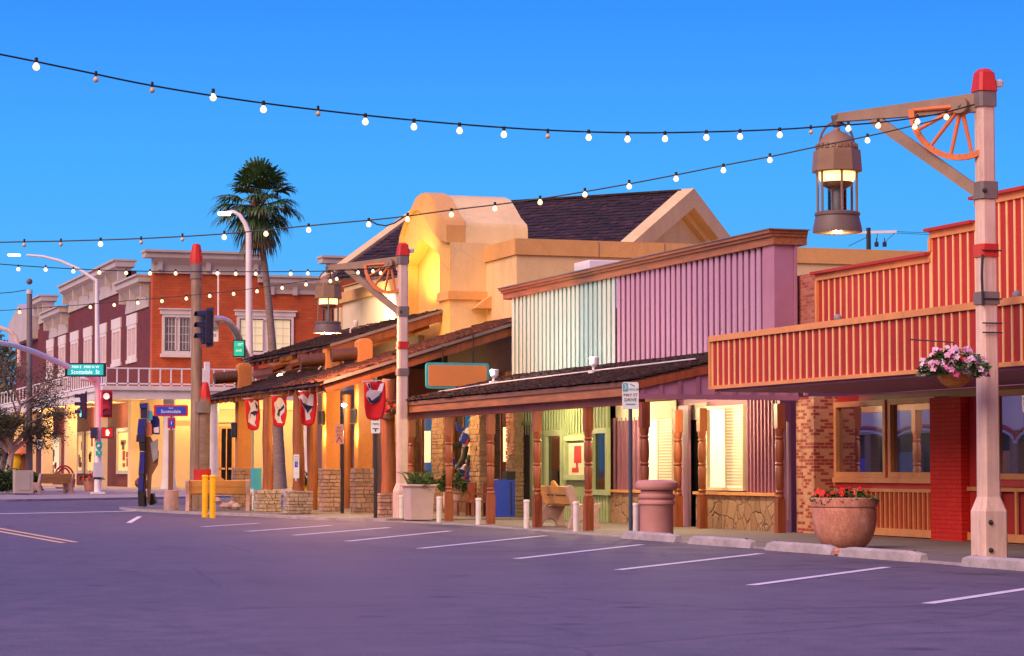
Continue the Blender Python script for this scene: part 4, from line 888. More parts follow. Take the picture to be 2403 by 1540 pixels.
m = MB(); hub = T0 + AD*.34 + V((0,0,za-.06)) - AD.cross(V((0,0,1)))*-.0; Rw = .80; hub = hub + (AD.cross(V((0,0,1))).normalized()*(.09 if AD.cross(V((0,0,1))).dot(FW) < 0 else -.09))
arc = [hub + (AD*cos(t) + up*sin(t))*Rw for t in [R(180-180+a_) for a_ in range(0, -118, -8)]]
arc2 = [hub + (AD*cos(R(a_)) + up*sin(R(a_)))*Rw for a_ in range(0, -118, -8)]
for p, q in zip(arc2[:-1], arc2[1:]): m.bar(p, q+(q-p)*.05, .07, .09, up=(p-hub).normalized())
for a_ in (-25, -50, -77, -102, -1): m.tube([hub, hub + (AD*cos(R(a_)) + up*sin(R(a_)))*Rw*.97], [.038,.028], 8)
m.build('wagon_wheel', 'wheel_orange', post)
m = MB(); hz = s.normalized(); m.tube([hub-hz*.13, hub+hz*.13], .13, 14).tube([hub-hz*.15, hub-hz*.131], .03, 8); m.build('wheel_hub', 'post_brown', post, True)
m = MB(); m.tube([tip+V((0,0,za-.06)), tip+V((0,0,za-.24))], [.09,.06], 8); m.build('arm_hook', 'lantern_dark', post, True)
# hanging lantern
zt = za-.02
lan = thing('lantern', (tip.x, tip.y, zt), 'large brown miner style lantern, lit, hung from the near post arm beside the red shop', 'lantern', 'hanging miner lanterns')
m = MB(); c8 = (tip.x, tip.y, zt); hd = [(.385,-.945),(.40,-.93),(.375,-.60),(.34,-.58)]
m.lathe([(.30,-.943)]+hd+[(.1,-.57)], c8, 8, .2); hood = m.build('hood', 'lantern_brown', lan)
m = MB(); m.lathe([(.33,-.58),(.31,-.50),(.25,-.40),(.16,-.32),(.06,-.28),(.05,-.24)], c8, 16)
for k in range(20): a_ = 2*pi*k/20; m.obox(V(c8)+V((.325*cos(a_), .325*sin(a_), -.535)), V((.012*cos(a_), .012*sin(a_), 0)), V((-.03*sin(a_), .03*cos(a_), 0)), V((0,0,.035)))
m.build('crown', 'lantern_brown', lan, True)
m = MB(); pts = [V(c8)+RT*(.27*cos(t)) + V((0,0,-.5+.36*sin(t))) for t in [pi*i/12 for i in range(13)]]; m.tube(pts, .02, 6); m.build('bail_handle', 'lantern_dark', lan, True)
m = MB(); m.lathe([(.29,-.95),(.285,-1.04),(.25,-1.10)], c8, 20); m.build('light_bowl', 'lit_bowl', lan, True)
m = MB(); m.lathe([(.251,-1.10),(.22,-1.16),(.15,-1.2)], c8, 20); m.build('bowl_base', 'lantern_brown', lan, True)
m = MB(); m.lathe([(.15,-1.2),(.15,-1.62)], c8, 20); m.build('glass_chimney', 'clear_glass', lan, True)
m = MB(); m.lathe([(.06,-1.2),(.06,-1.6)], c8, 12); m.build('frosted_core', 'grey_box', lan, True)
m = MB()
for k in range(6): a_ = 2*pi*k/6+.3; m.tube([V(c8)+V((.32*cos(a_), .32*sin(a_), -.93)), V(c8)+V((.32*cos(a_), .32*sin(a_), -1.6))], .02, 6)
m.build('guard_rod', 'lantern_brown', lan)
m = MB(); m.lathe([(.3,-1.57),(.36,-1.59),(.36,-1.63),(.345,-1.65),(.39,-1.85),(.39,-1.9),(.33,-1.91)], c8, 28); m.build('base', 'lantern_dark', lan, True)
far_c = V((18.55, 64.15, .06)); off = far_c - V((pb.x, pb.y, ZS))
post2 = dup(post, far_c, 'pale pink timber lantern post with red cap, between square planter and stone footed log column')
lan2 = dup(lan, V((tip.x, tip.y, zt)) + off, 'large brown miner style lantern, lit, hung in front of the brick building')
tip2 = tip + off
lamp('lantern_light', 'POINT', (tip.x, tip.y, zt-2.02), 30, (1, .62, .25), .05); lamp('lantern_light', 'POINT', (tip2.x, tip2.y, zt+off.z-2.02), 1300, (1, .38, .17), .05)
# wires and hardware on the near post
m = MB()
for z in (zn(590), zn(703), zn(760), zn(782)): m.tube([(X-.17,Y-.17,z),(X+.17,Y-.17,z)], .012, 6)
m.tube([(X-.16,Y-.17,zn(600)),(X-.18,Y-.18,zn(650)),(X-.16,Y-.17,zn(720))], .02, 6); m.build('strap', 'iron_dark', post)
# ================================================================ string lights
def strand(name, lb, d0, d1, px0, cable, bulbs, pend, rad=.042, thick=.012, extra=None):
    l0 = pend; p0 = V((l0[0], l0[1])); p1 = V(((px0-CXP)/F*d1, d1))
    def at(px, py):
        k = (px-CXP)/F; t = (p0.x-k*p0.y)/(k*(p1.y-p0.y)-(p1.x-p0.x)); d = p0.y+t*(p1.y-p0.y); return atD(px, py, d)
    root = thing(name, at(*cable[len(cable)//2]), lb, 'string lights', 'light strings across the street')
    pts = [at(*c) for c in cable]; fine = []
    for i in range(len(pts)-1):
        pm, p, q, pn = pts[max(i-1,0)], pts[i], pts[i+1], pts[min(i+2,len(pts)-1)]
        for k in range(5):
            t = k/5; fine.append(.5*((2*p)+(q-pm)*t+(2*pm-5*p+4*q-pn)*t*t+(3*p-pm-3*q+pn)*t**3))
    fine.append(pts[-1]); m = MB(); m.tube(fine, thick, 6)
    if extra: m.tube([at(*c) for c in extra], thick*1.1, 6)
    m.build('cable', 'rubber_black', root, True)
    for b in bulbs:
        px, py, lit = b if len(b) == 3 else (*b, 1)
        ct = min(fine, key=lambda f: abs((ray(px, py).x*f.y-ray(px, py).y*f.x)))
        # real bulb hangs from the nearest cable point
        c = at(px, py); top = V((c.x, c.y, max(ct.z, c.z+.1)))
        m = MB(); r = rad*(1 if lit else .8); m.lathe([(r*.3,r*1.25),(r*.55,r*.85),(r*.95,r*.2),(r,-.15*r),(r*.8,-.7*r),(r*.4,-r),(.001,-1.08*r)], c, 10)
        m.build('bulb', 'bulb_lit' if lit else 'bulb_off', root, True)
        m = MB(); m.tube([c+V((0,0,r*1.1)), c+V((0,0,r*1.1+.06))], r*.5, 8).tube([c+V((0,0,r*1.1+.05)), top], .014, 6); m.build('socket', 'rubber_black', root)
U = 0
pl = (V((X, Y, 0)).dot(RT), V((X, Y, 0)).dot(FW)); pl2 = (far_c.dot(RT), far_c.dot(FW))
strand('string_lights', 'highest string of bulbs crossing open sky to the near lantern post', 0, 28, 0,
 [(-420,42),(-200,92),(0,128),(180,165),(360,202),(600,240),(857,271),(1078,292),(1285,306),(1480,312),(1660,310),(1830,304),(1950,296),(2060,288),(2190,270),(2285,246)],
 [(85,157),(225,187,U),(357,212,U),(500,229),(618,257),(746,267,U),(857,286),(971,298),(1078,307),(1182,316),(1285,320,U),(1381,323),(1472,327),(1560,326),(1657,323),(1736,321),(1829,317),(1902,310,U),(1990,302),(2060,295),(2152,286),(2220,275)], pl)
strand('string_lights', 'string of bulbs passing the palm crown and bell gable to the near lantern post', 0, 41, 0,
 [(-500,578),(-200,577),(0,569),(143,566),(331,560),(526,549),(724,530),(865,517),(950,508),(1060,493),(1161,481),(1267,467),(1372,450),(1480,431),(1590,410),(1700,388),(1806,368),(1900,348),(2035,320),(2110,303),(2200,280),(2285,248)],
 [(57,575,U),(143,574,U),(236,573),(331,569,U),(428,562,U),(526,557),(624,549),(724,540),(865,527),(956,515),(1059,504),(1161,490),(1267,475),(1372,457),(1476,438),(1586,420),(1697,400),(1806,376),(2035,330),(2146,298)], pl, extra=[(868,518),(885,527),(905,530),(925,524),(948,509)])
strand('string_lights', 'string of bulbs along the brick cornice to the lantern post by the planter', 0, 62, 0,
 [(-500,560),(-200,602),(0,620),(150,630),(300,636),(500,638),(740,637),(870,631),(932,622)],
 [(43,632),(107,633),(172,637),(233,640),(296,641),(352,642),(412,642),(510,642),(553,643),(600,643),(682,643),(722,642),(775,660),(840,640),(875,637),(893,641)], pl2, .048)
strand('string_lights', 'lowest string of bulbs across the brick windows to the lantern post by the planter', 0, 72, 0,
 [(-500,720),(-200,736),(0,729),(100,722),(212,714),(323,704),(437,694),(548,683),(660,668),(745,656),(860,640),(932,624)],
 [(46,733),(212,721),(268,716),(323,711),(380,707),(437,701),(492,695),(548,690),(603,684),(662,676),(718,668),(790,655)], pl2, .048)
# ================================================================ kerb furniture
def cyl_bollard(px, X, lb, name='bollard', h=.66, r=.065, mat='bollard_white', grp='white kerb bollards', z=ZS, rzz=0):
    Y = yO(px, X); t = thing(name, (X, Y, z), lb, 'bollard', grp)
    MB().lathe([(r,0),(r,h-.06)], (X, Y, z), 16).build('post', mat, t, True); MB().lathe([(r*1.15,h-.059),(r*1.18,h-.03),(r*1.0,h-.004),(r*.5,h)], (X, Y, z), 16).build('cap', mat, t, True)
for px, X, lb in ((942,18.3,'white bollard beside the square planter and the pink lantern post'),(1030,18.35,'white bollard between the square planter and the turned post'),(1122,18.4,'white bollard between the two turned posts before the dark chairs'),(1235,18.4,'white bollard standing alone left of the bench'.replace('left of','near the back of')),(1351,18.45,'white bollard directly before the bench seat back end'),(1492,18.7,'white bollard half hidden behind the pink litter bin and sign pole')):
    cyl_bollard(px, X, lb)
for px, lb in ((481,'yellow bollard nearer the cowboy cutout'),(499,'yellow bollard nearer the stone pillar base')):
    cyl_bollard(px, 14.25, lb, h=1.22, r=.085, mat='yellow_bollard', grp='yellow corner bollards', z=-.0)
# wheel stops
stops = [((1465,1590),17.95,'wheel stop below the parking sign and pink litter bin'),((1622,1767),17.85,'wheel stop with broken rounded end before the flagstone bay'),((1803,1958),17.75,'wheel stop before the terracotta bowl on its far side'),((1976,2166),17.6,'long stained wheel stop before the terracotta bowl, next to the gap'),((2263,2440),17.5,'wheel stop under the near lantern post')]
for (a, b), X, lb in stops:
    y0, y1 = yO(b, X), yO(a, X); t = thing('wheel_stop', (X, (y0+y1)/2, 0), 'grey concrete '+lb, 'wheel stop', 'concrete wheel stops')
    n = 9; m = MB(); rings = []
    for i in range(n+1):
        f = i/n; e = .06 if i in (0, n) else 0; j = lambda: random.uniform(-.008,.008)
        y = y0+(y1-y0)*f; rings.append(m.vs([(X-.11+e*.3+j(), y, .0), (X-.085+e*.5+j(), y, .13-e*.5+j()), (X-.05+j(), y, .16-e*.6+j()), (X+.05+j(), y, .16-e*.6), (X+.085-e*.5, y, .13-e*.5), (X+.11-e*.3, y, .0)]))
    for r0, r1 in zip(rings[:-1], rings[1:]):
        for k in range(5): m.fa([r0[k], r0[k+1], r1[k+1], r1[k]])
    m.fa(rings[0]); m.fa(rings[-1][::-1]); m.build('block', 'wheel_stop', t, bevel=.012)
    MB().lathe([(.03,.155),(.03,.168)], (X, y0+.3, 0), 8).lathe([(.03,.155),(.03,.168)], (X, y1-.3, 0), 8).build('pin', 'iron_dark', t)
p = atZ(1968, 1304, 0); MB().lathe([(.03,0),(.1,.02),(.11,.08),(.06,.12)], (17.72, yO(1967,17.72), 0), 9).build('stone', 'terracotta', smooth=True, label='small reddish stone wedged between two wheel stops', cat='stone')
# litter bin
c = V((18.6, yO(1540, 18.6), ZS)); t = thing('litter_bin', c, 'pink ribbed concrete litter bin with rounded lid behind wheel stop', 'litter bin')
MB().lathe([(.31,0),(.335,.02),(.335,.62),(.345,.64),(.37,.66),(.375,.70),(.36,.73),(.335,.74),(.335,.755),(.36,.77),(.375,.80),(.37,.84),(.34,.86),(.33,.87),(.33,.93)], c, 36).build('body', 'bin_pink', t, True)
MB().lathe([(.3,.935),(.40,.945),(.43,.98),(.435,1.03),(.42,1.09),(.37,1.13),(.25,1.145),(.01,1.15)], c, 36).build('lid', 'bin_pink', t, True)
MB().lathe([(.27,.86),(.27,.94)], c, 16).build('opening', 'black', t)
# flowers and leaves
def tuft(m, c, n, rx, rz, leaf, mi=0, flat=.3, rmin=.2):
    m.m(mi); c = V(c)
    for _ in range(n):
        a = random.random()*2*pi; q = rx*(rmin+(1-rmin)*random.random()**.6); z = random.random()
        p = c + V((q*cos(a), q*sin(a), rz*(z*(1.15-(q/rx)**2*.8)))); d = V((cos(a)+random.uniform(-.6,.6), sin(a)+random.uniform(-.6,.6), random.uniform(-.3,.9))).normalized()
        s = d.cross(V((random.uniform(-1,1), random.uniform(-1,1), random.uniform(-1,1)))).normalized(); l = leaf*random.uniform(.6,1.3)
        m.fa(m.vs([p, p+d*l*.5+s*l*.3, p+d*l+V((0,0,-l*.15)), p+d*l*.5-s*l*.3]))
def blooms(m, c, n, rx, rz, sz, rmin=.5):
    c = V(c)
    for _ in range(n):
        a = random.random()*2*pi; q = rx*(rmin+(1-rmin)*random.random()); z = random.random()
        p = c + V((q*cos(a), q*sin(a), rz*z*(1.25-(q/rx)**2*.7))); nrm = V((cos(a)*.7+random.uniform(-.5,.5), sin(a)*.7-.6, .5+random.uniform(-.3,.4))).normalized()
        u = nrm.orthogonal().normalized(); v = nrm.cross(u); s = sz*random.uniform(.7,1.25); cc = m.bm.verts.new(p+nrm*.012)
        ring = m.vs([p + (u*cos(2*pi*k/10)+v*sin(2*pi*k/10))*s*(1 if k%2 == 0 else .72) + nrm*.02*(k%2) for k in range(10)])
        for k in range(10): m.fa([cc, ring[k], ring[(k+1)%10]])
c = V((19.0, yO(1980, 19.0), ZS)); t = thing('flower_bowl', c, 'huge weathered terracotta bowl planted with red flowers before the brick pier', 'planter')
MB().lathe([(.30,0),(.33,.015),(.41,.08),(.48,.19),(.53,.34),(.552,.5),(.55,.68),(.535,.70),(.565,.72),(.575,.78),(.57,.86),(.54,.875),(.50,.86),(.48,.78)], c, 40).build('bowl', 'terracotta', t, True)
m = MB(); tuft(m, c+V((0,0,.78)), 900, .52, .2, .11); m.build('leaves', 'leaf', t)
m = MB(); blooms(m, c+V((0,0,.86)), 46, .55, .17, .06, .2); m.build('flowers', 'petal_red', t)
MB().lathe([(.47,.76),(.01,.8)], c, 20).build('soil', 'earth', t)
# hanging basket on the near post
c = V((X, Y, 0)) + AD*.52 + V((-.1, -.25, zn(893) )); c.z = zn(912)
bx = atD(2238, 880, dep(X, Y)-.3); c = V((bx.x, bx.y, zO(912, bx.x, bx.y)))
t = thing('flower_basket', c, 'coir hanging basket spilling pink and white petunias beside near lantern post', 'flower basket', 'hanging flower baskets')
MB().lathe([(.02,.0),(.12,.03),(.2,.09),(.245,.17),(.26,.23),(.24,.23)], c, 24).build('basket', 'coir', t, True)
m = MB(); tuft(m, c+V((0,0,.2)), 800, .46, .36, .11); m.build('leaves', 'leaf', t)
m = MB(); blooms(m, c+V((0,0,.18)), 150, .52, .40, .06, .25); m.build('flowers', 'petal_pink', t)
m = MB(); blooms(m, c+V((-.1,0,.38)), 10, .3, .12, .065, .1); m.build('flowers', 'petal_red', t)
MB().tube([c+V((.0,.05,.2)), c+V((.05,.1,.7)), V((X,Y-.1,c.z+.75))], .012, 6).build('hanger', 'iron_dark', t)
c = V((18.45, yO(906, 18.45), 0)); c.z = zO(985, c.x, c.y)
t = thing('flower_basket', c, 'small brown bowl of bright red flowers on top of the log column', 'flower basket', 'hanging flower baskets')
MB().lathe([(.1,0),(.17,.05),(.2,.16),(.21,.2),(.18,.2)], c, 18).build('basket', 'lantern_brown', t, True)
m = MB(); tuft(m, c+V((0,0,.16)), 160, .2, .25, .08); m.build('leaves', 'leaf_dark', t); m = MB(); blooms(m, c+V((-.03,0,.16)), 42, .24, .4, .06); m.build('flowers', 'petal_red', t)
# square planter
c = V((18.35, yO(982, 18.35), ZS)); t = thing('planter_box', c, 'pale pink square tapered planter full of trailing greenery beside the lantern post', 'planter')
m = MB(); a, b = .30, .35
lo = m.vs([c+V((x*a,y*a,.02)) for x, y in ((-1,-1),(1,-1),(1,1),(-1,1))]); hi = m.vs([c+V((x*b,y*b,.9)) for x, y in ((-1,-1),(1,-1),(1,1),(-1,1))]); m.fa(lo[::-1]); m.fa(hi)
for i in range(4): m.fa([lo[i], lo[(i+1)%4], hi[(i+1)%4], hi[i]])
m.build('box', 'planter_pink', t, bevel=.02); MB().box(c.x-.4,c.x+.4,c.y-.4,c.y+.4,ZS+.901,ZS+.96).build('rim', 'planter_pink', t, bevel=.015)
m = MB(); tuft(m, c+V((.12,0,.88)), 260, .36, .3, .13); m.build('leaves', 'leaf', t)
m = MB()
for _ in range(70): a = random.random()*6.28; q = .3*random.random(); p = c+V((q*cos(a), q*sin(a), .95)); m.tube([p, p+V((cos(a)*.15,sin(a)*.15,.28)), p+V((cos(a)*.34,sin(a)*.34,.34))], [.012,.009,.002], 4)
m.build('blades', 'leaf', t)
# benches: concrete ends, plank back and seat; built facing +X, length along Y
def bench(c, Ln, lb, rz=0, cat='bench', marks=False):
    c = V(c); t = thing('bench', c, lb, cat, 'town benches with concrete ends', 0)
    prof = [(-.36,0),(-.17,0),(-.13,.13),(.0,.2),(.14,.13),(.2,0),(.40,0),(.36,.2),(.38,.42),(.46,.52),(.45,.58),(.3,.56),(-.02,.47),(-.1,.55),(-.2,.85),(-.25,.97),(-.33,1.0),(-.4,.94),(-.38,.82),(-.28,.52),(-.27,.3)]
    for s in (-1, 1): MB().prism([c+V((x, s*Ln/2-.06, z)) for x, z in prof], (0,.12,0)).build('end_frame', 'concrete_pink', t, bevel=.012)
    for z0, x0, z1, x1 in ((.55,-.14,.74,-.22),(.76,-.225,.95,-.3)):
        MB().prism([c+V((x0,-Ln/2+.061,z0)), c+V((x1,-Ln/2+.061,z1)), c+V((x1+.05,-Ln/2+.061,z1+.02)), c+V((x0+.05,-Ln/2+.061,z0+.02))], (0,Ln-.122,0)).build('back_slat', 'slat', t)
    MB().prism([c+V((-.29,-.28,.93)), c+V((-.29,.28,.93)), c+V((-.31,.16,1.0)), c+V((-.33,.08,1.07)), c+V((-.335,0,1.09)), c+V((-.33,-.08,1.07)), c+V((-.31,-.16,1.0))], (.05,0,.01)).build('back_crest', 'slat', t)
    for x in (0, .16, .32): MB().box(c.x+x-.06, c.x+x+.08, c.y-Ln/2+.061, c.y+Ln/2-.061, c.z+.50, c.z+.545).build('seat_slat', 'slat', t)
    if marks:
        m = MB()
        for k in range(16):
            if k in (3, 6): continue
            y = c.y+.62-k*.085; m.obox(c+V((-.237, y-c.y, .752)), V((0,.026,0)), V((-.003,0,.014)), V((.004,0,.001)))
        m.build('lettering', 'iron_dark', t)
    t.rotation_euler = (0,0,rz); return t
yb0 = yO(1380, 19.35); bench((19.6, (yO(1345,19.35)+yO(1262,19.35))/2, ZS), 2.3, 'timber bench with pinkish concrete ends and crest, back to the street by the green shop', marks=True)
bq = atZ(513, 1199, .07); bench((bq.x, bq.y, .07), 1.9, 'timber bench with concrete ends behind the yellow bollards', R(71))
p = atD(124, 1150, 116); bench((p.x, p.y, .2), 1.9, 'timber bench on the far corner beside the beige cabinet', R(120))
# blue box, chairs, barrel planter
c = V((21.5, yO(1184, 21.5), ZS)); t = thing('newspaper_box', c, 'bright blue newspaper box with black top by the stone column', 'newspaper box')
MB().box(c.x-.26,c.x+.24,c.y-.2,c.y+.2,ZS,ZS+1.08).build('case', 'royal', t, bevel=.02); MB().box(c.x-.02,c.x+.24,c.y-.22,c.y+.2,ZS+1.081,ZS+1.3).build('top_box', 'rubber_black', t); MB().box(c.x+.1,c.x+.14,c.y-.22,c.y-.201,ZS+.1,ZS+1.0).build('edge_strip', 'navy', t)
def chair(px, X, lb, rz):
    c = V((X, yO(px, X), ZS)); t = thing('patio_chair', c, lb, 'chair', 'dark timber chairs on the porch')
    MB().box(c.x-.28,c.x+.28,c.y-.28,c.y+.28,ZS+.42,ZS+.47).build('seat', 'beam', t)
    for x, y in ((-1,-1),(1,-1),(-1,1),(1,1)): MB().box(c.x+x*.26-.03,c.x+x*.26+.03,c.y+y*.26-.03,c.y+y*.26+.03,ZS,ZS+(.42 if x < 0 else .99)).build('leg', 'beam_red', t)
    m = MB(); 
    for k in range(5): m.box(c.x+.24,c.x+.28,c.y-.22+k*.1,c.y-.16+k*.1,ZS+.48,ZS+.98)
    m.build('back_slat', 'beam_red', t); MB().box(c.x-.3,c.x+.3,c.y-.31,c.y-.25,ZS+.65,ZS+.69).box(c.x-.3,c.x+.3,c.y+.25,c.y+.31,ZS+.65,ZS+.69).build('arm', 'beam', t)
chair(1088, 21.0, 'dark timber chair with slatted back nearer the stone column', 0); chair(1122, 21.0, 'dark timber chair with slatted back beside the blue newspaper box', 0)
for px, py0, X, lb, mat, s in ((735,1173,20.6,'yellow glazed pot with feathery green plant behind the tall pillar','yellow_bollard',.38),(1062,1190,21.3,'pink pot of greenery behind the turned post by the shop window','planter_pink',.3)):
    c = V((X, yO(px, X), .07)); t = thing('potted_plant', c, lb, 'potted plant', 'pots under the canopy')
    MB().lathe([(s*.6,0),(s*.95,.25),(s,.5),(s*.85,.72),(s*.9,.75),(s*.8,.75)], c, 20).build('pot', mat, t, True); m = MB(); tuft(m, c+V((0,0,.7)), 420, s*1.15, .55, .14); m.build('leaves', 'leaf' if mat[0] == 'y' else 'leaf_dark', t)
# teal cabinet by the end pillar
c = V((17.45, yO(599, 17.45), .07)); t = thing('cabinet', c, 'slim teal cabinet with white edge beside the squat end pillar', 'cabinet'); MB().box(c.x-.1,c.x+.16,c.y-.2,c.y+.2,.07,1.42).build('case', 'teal', t); MB().box(c.x-.12,c.x-.101,c.y-.2,c.y+.2,.07,.75).build('edge_panel', 'white_paint', t)
# display figures in the shop window: two clothed dummies
for px, zb, lb in ((1085, 2.05, 'window dummy in a star print shirt and blue cap, upper one'), (1078, .95, 'window dummy in a star print shirt and blue cap, astride, lower one')):
    c = V((22.1, yO(px, 22.1), zb)); t = thing('window_dummy', c, lb, 'window dummy', 'dressed dummies in the shop window')
    MB().lathe([(.10,0),(.13,.1),(.16,.35),(.15,.52),(.06,.62)], c, 14).build('shirt', 'flag_white', t, True); MB().box(c.x-.22,c.x-.02,c.y-.222,c.y-.12,zb+.08,zb+.4).box(c.x+.06,c.x+.16,c.y-.235,c.y-.12,zb+.2,zb+.5).build('shirt_patch', 'royal', t, bevel=.04); MB().box(c.x-.02,c.x+.04,c.y-.24,c.y-.12,zb+.1,zb+.25).build('shirt_patch', 'ink_red', t)
    MB().ball(c+V((.02,0,.72)), .1, 10, 6, 1.2).build('head', 'twig', t, True); MB().lathe([(.17,.78),(.15,.79),(.1,.9),(.02,.92)], c, 14).build('cap', 'teal', t, True)
    MB().tube([c+V((-.08,0,.05)), c+V((-.3,-.05,-.1)), c+V((-.34,-.05,-.55))], [.1,.09,.06], 8).tube([c+V((.08,0,.05)), c+V((.14,-.05,-.3)), c+V((.05,-.05,-.7))], [.1,.09,.06], 8).build('trousers', 'iron_dark', t, True); MB().tube([c+V((-.12,0,.52)), c+V((-.34,-.05,.42)), c+V((-.5,-.1,.6))], [.06,.05,.04], 8).tube([c+V((.12,0,.52)), c+V((.3,-.05,.3)), c+V((.2,-.1,.1))], [.06,.05,.04], 8).build('sleeve', 'royal', t, True); t.rotation_euler = (0, R(22), 0)
# ================================================================ signs
def signboard(par, c, w_, h_, mat, nm='sign_panel', th=.02, rz=None):
    """panel facing the camera direction; returns helper for text positions"""
    x = RT; n = -FW
    m = MB(); pts = []
    r = min(w_, h_)*.12
    for cx, cy, a0 in ((w_/2-r, h_/2-r, 0), (-w_/2+r, h_/2-r, 90), (-w_/2+r, -h_/2+r, 180), (w_/2-r, -h_/2+r, 270)):
        for k in range(3): a = R(a0+45*k); pts.append(V(c)+x*(cx+r*cos(a))+V((0,0,cy+r*sin(a))))
    m.prism(pts, -n*th); return m.build(nm, mat, par)
def on(c, u, v, o=.006): return V(c)+RT*u+V((0,0,v))-FW*o
def patch(par, c, u, v, w_, h_, mat, nm='printed_patch', o=.004):
    MB().obox(on(c, u, v, o), RT*w_/2, V((0,0,h_/2)), FW*.002).build(nm, mat, par)
def pole_sign(nm, px, X, zg, py0, py1, w_, pr, pmat, smat, lb, topm=None):
    Y = yO(px, X); zt, zb = zO(py0, X, Y), zO(py1, X, Y); c = V((X, Y, (zt+zb)/2)) - FW*(pr+.012)
    t = thing(nm, (X, Y, zg), lb, 'sign', 'small signs on poles')
    MB().tube([(X,Y,zg),(X,Y,zt-.05)], pr, 10).build('pole', pmat, t, True); signboard(t, c, w_, zt-zb, smat); return t, c, zt-zb
t, c, h = pole_sign('parking_sign', 1479, 18.45, ZS, 897, 960, .34, .04, 'pole_blue', 'sign_white', 'white parking sign with teal 3 on a dark blue pole by the litter bin')
patch(t, c, -.105, .17, .1, .17, 'teal'); text(t, '3', .15, on(c, -.105, .17, .009), RT, 'sign_white'); text(t, 'HOUR', .075, on(c, .06, .125), RT, 'teal'); MB().obox(on(c, .04, .215, .004), RT*.05-V((0,0,.025)), V((0,0,.012)), FW*.002).build('printed_patch', 'teal', t)
text(t, 'MAY ST', .085, on(c, 0, .01), RT, 'ink'); text(t, 'DRIVE', .095, on(c, 0, -.09), RT, 'ink'); patch(t, c, 0, -.18, .2, .028, 'teal')
t, c, h = pole_sign('parking_sign', 881, 17.75, ZS, 966, 1017, .25, .05, 'iron_dark', 'sign_white', 'white parking sign with green corner on a black pole before the log column')
patch(t, c, -.07, .2, .07, .13, 'sign_green'); text(t, '2', .1, on(c, -.07, .2, .009), RT, 'sign_white'); text(t, 'HR', .07, on(c, .05, .2), RT, 'ink'); text(t, 'PARK', .085, on(c, 0, .07), RT, 'ink'); text(t, 'TIME', .085, on(c, 0, -.05), RT, 'ink'); patch(t, c, 0, -.17, .16, .03, 'ink'); MB().obox(on(c, 0, -.22, .004), RT*.02, V((0,0,.03)), FW*.002).build('printed_patch', 'ink', t)
# black lamp post with pink no parking sign
X_ = 18.6; Y_ = yO(803, X_); t = thing('lamp_post', (X_, Y_, .07), 'thin black post with blue white lamp and pink notice between the orange pillars', 'lamp post')
zl = zO(951, X_, Y_); MB().tube([(X_,Y_,.07),(X_,Y_,zl+.1)], [.055,.045], 10).build('pole', 'iron_dark', t, True); MB().lathe([(.03,-.05),(.08,-.02),(.08,.03),(.03,.05)], (X_+.03,Y_-.06,zl), 12).build('lamp', 'led', t, True)
c = V((X_-.11, Y_-.06, zO(1019, X_, Y_))); signboard(t, c, .25, .6, 'sign_pink'); text(t, 'NO', .09, on(c, 0, .19), RT, 'ink_red'); text(t, 'PARKING', .055, on(c, 0, .09), RT, 'ink_red'); text(t, 'ANY', .08, on(c, 0, -.03), RT, 'ink_red')
m = MB(); m.obox(on(c,-.045,-.17), RT*.04+V((0,0,.08)), V((0,0,.015))-RT*.01, FW*.002).obox(on(c,.045,-.17), RT*.04-V((0,0,.08)), V((0,0,.015))+RT*.01, FW*.002); m.build('printed_patch', 'ink_red', t)
# accessible parking sign hung on a log column
X_ = 17.0; Y_ = yO(690, X_)-.26; c = V((X_, Y_, (zO(1068,X_,Y_)+zO(1121,X_,Y_))/2)); t = thing('accessible_sign', c, 'narrow white accessible parking sign with blue square before the log column', 'sign'); signboard(t, c, .17, .7, 'sign_white'); patch(t, c, 0, .06, .09, .17, 'royal'); MB().tube([on(c,0,-.3,-.03), V((c.x, c.y+.03, c.z-.42))], .03, 8).build('bracket', 'galv', t)
for v, s in ((.28, 'RESERVED'), (.2, 'PARKING')): text(t, s, .028, on(c, 0, v), RT, 'ink')
text(t, 'VAN', .03, on(c, 0, -.2), RT, 'teal')
MB().ball(on(c,.0,.115,.008), .012, 6, 4).build('printed_patch', 'sign_white', t); MB().tube([on(c,-.005,.09,.008), on(c,-.005,.05,.008), on(c,.02,.045,.008), on(c,.03,.01,.008)], .006, 5).build('printed_patch', 'sign_white', t)
# town sign on brown post with concrete foot
X_ = 14.9; Y_ = yO(402, X_); zc = .07; t = thing('street_sign', (X_, Y_, zc), 'blue street name sign in red frame on a brown post behind the cowboy cutout', 'street sign')
MB().lathe([(.24,0),(.24,.62),(.22,.64)], (X_,Y_,zc), 18).build('footing', 'concrete_pink', t, True)
z1 = zO(1010, X_, Y_); MB().box(X_-.09,X_+.05,Y_-.07,Y_+.07,zc+.6,z1).build('post', 'ply_brown', t); MB().tube([(X_-.02,Y_,z1),(X_-.02,Y_,zO(975,X_,Y_))], .025, 8).build('post', 'fire_red', t)
c = V((X_-.05, Y_-.1, zO(964, X_, Y_))); m = MB(); signboard(t, c+FW*.012, 1.1, .36, 'fire_red', 'sign_frame'); signboard(t, c, .96, .26, 'royal'); text(t, 'OLD', .075, on(c,0,.08), RT, 'sign_white'); text(t, 'Scottsdale', .15, on(c,0,-.03), RT, 'sign_white', sx=1.05)
c = V((X_-.03, Y_-.1, zO(993, X_, Y_))); signboard(t, c+FW*.012, .25, .34, 'fire_red', 'sign_frame'); signboard(t, c, .16, .24, 'royal'); text(t, '1', .16, on(c,0,0), RT, 'sign_white')
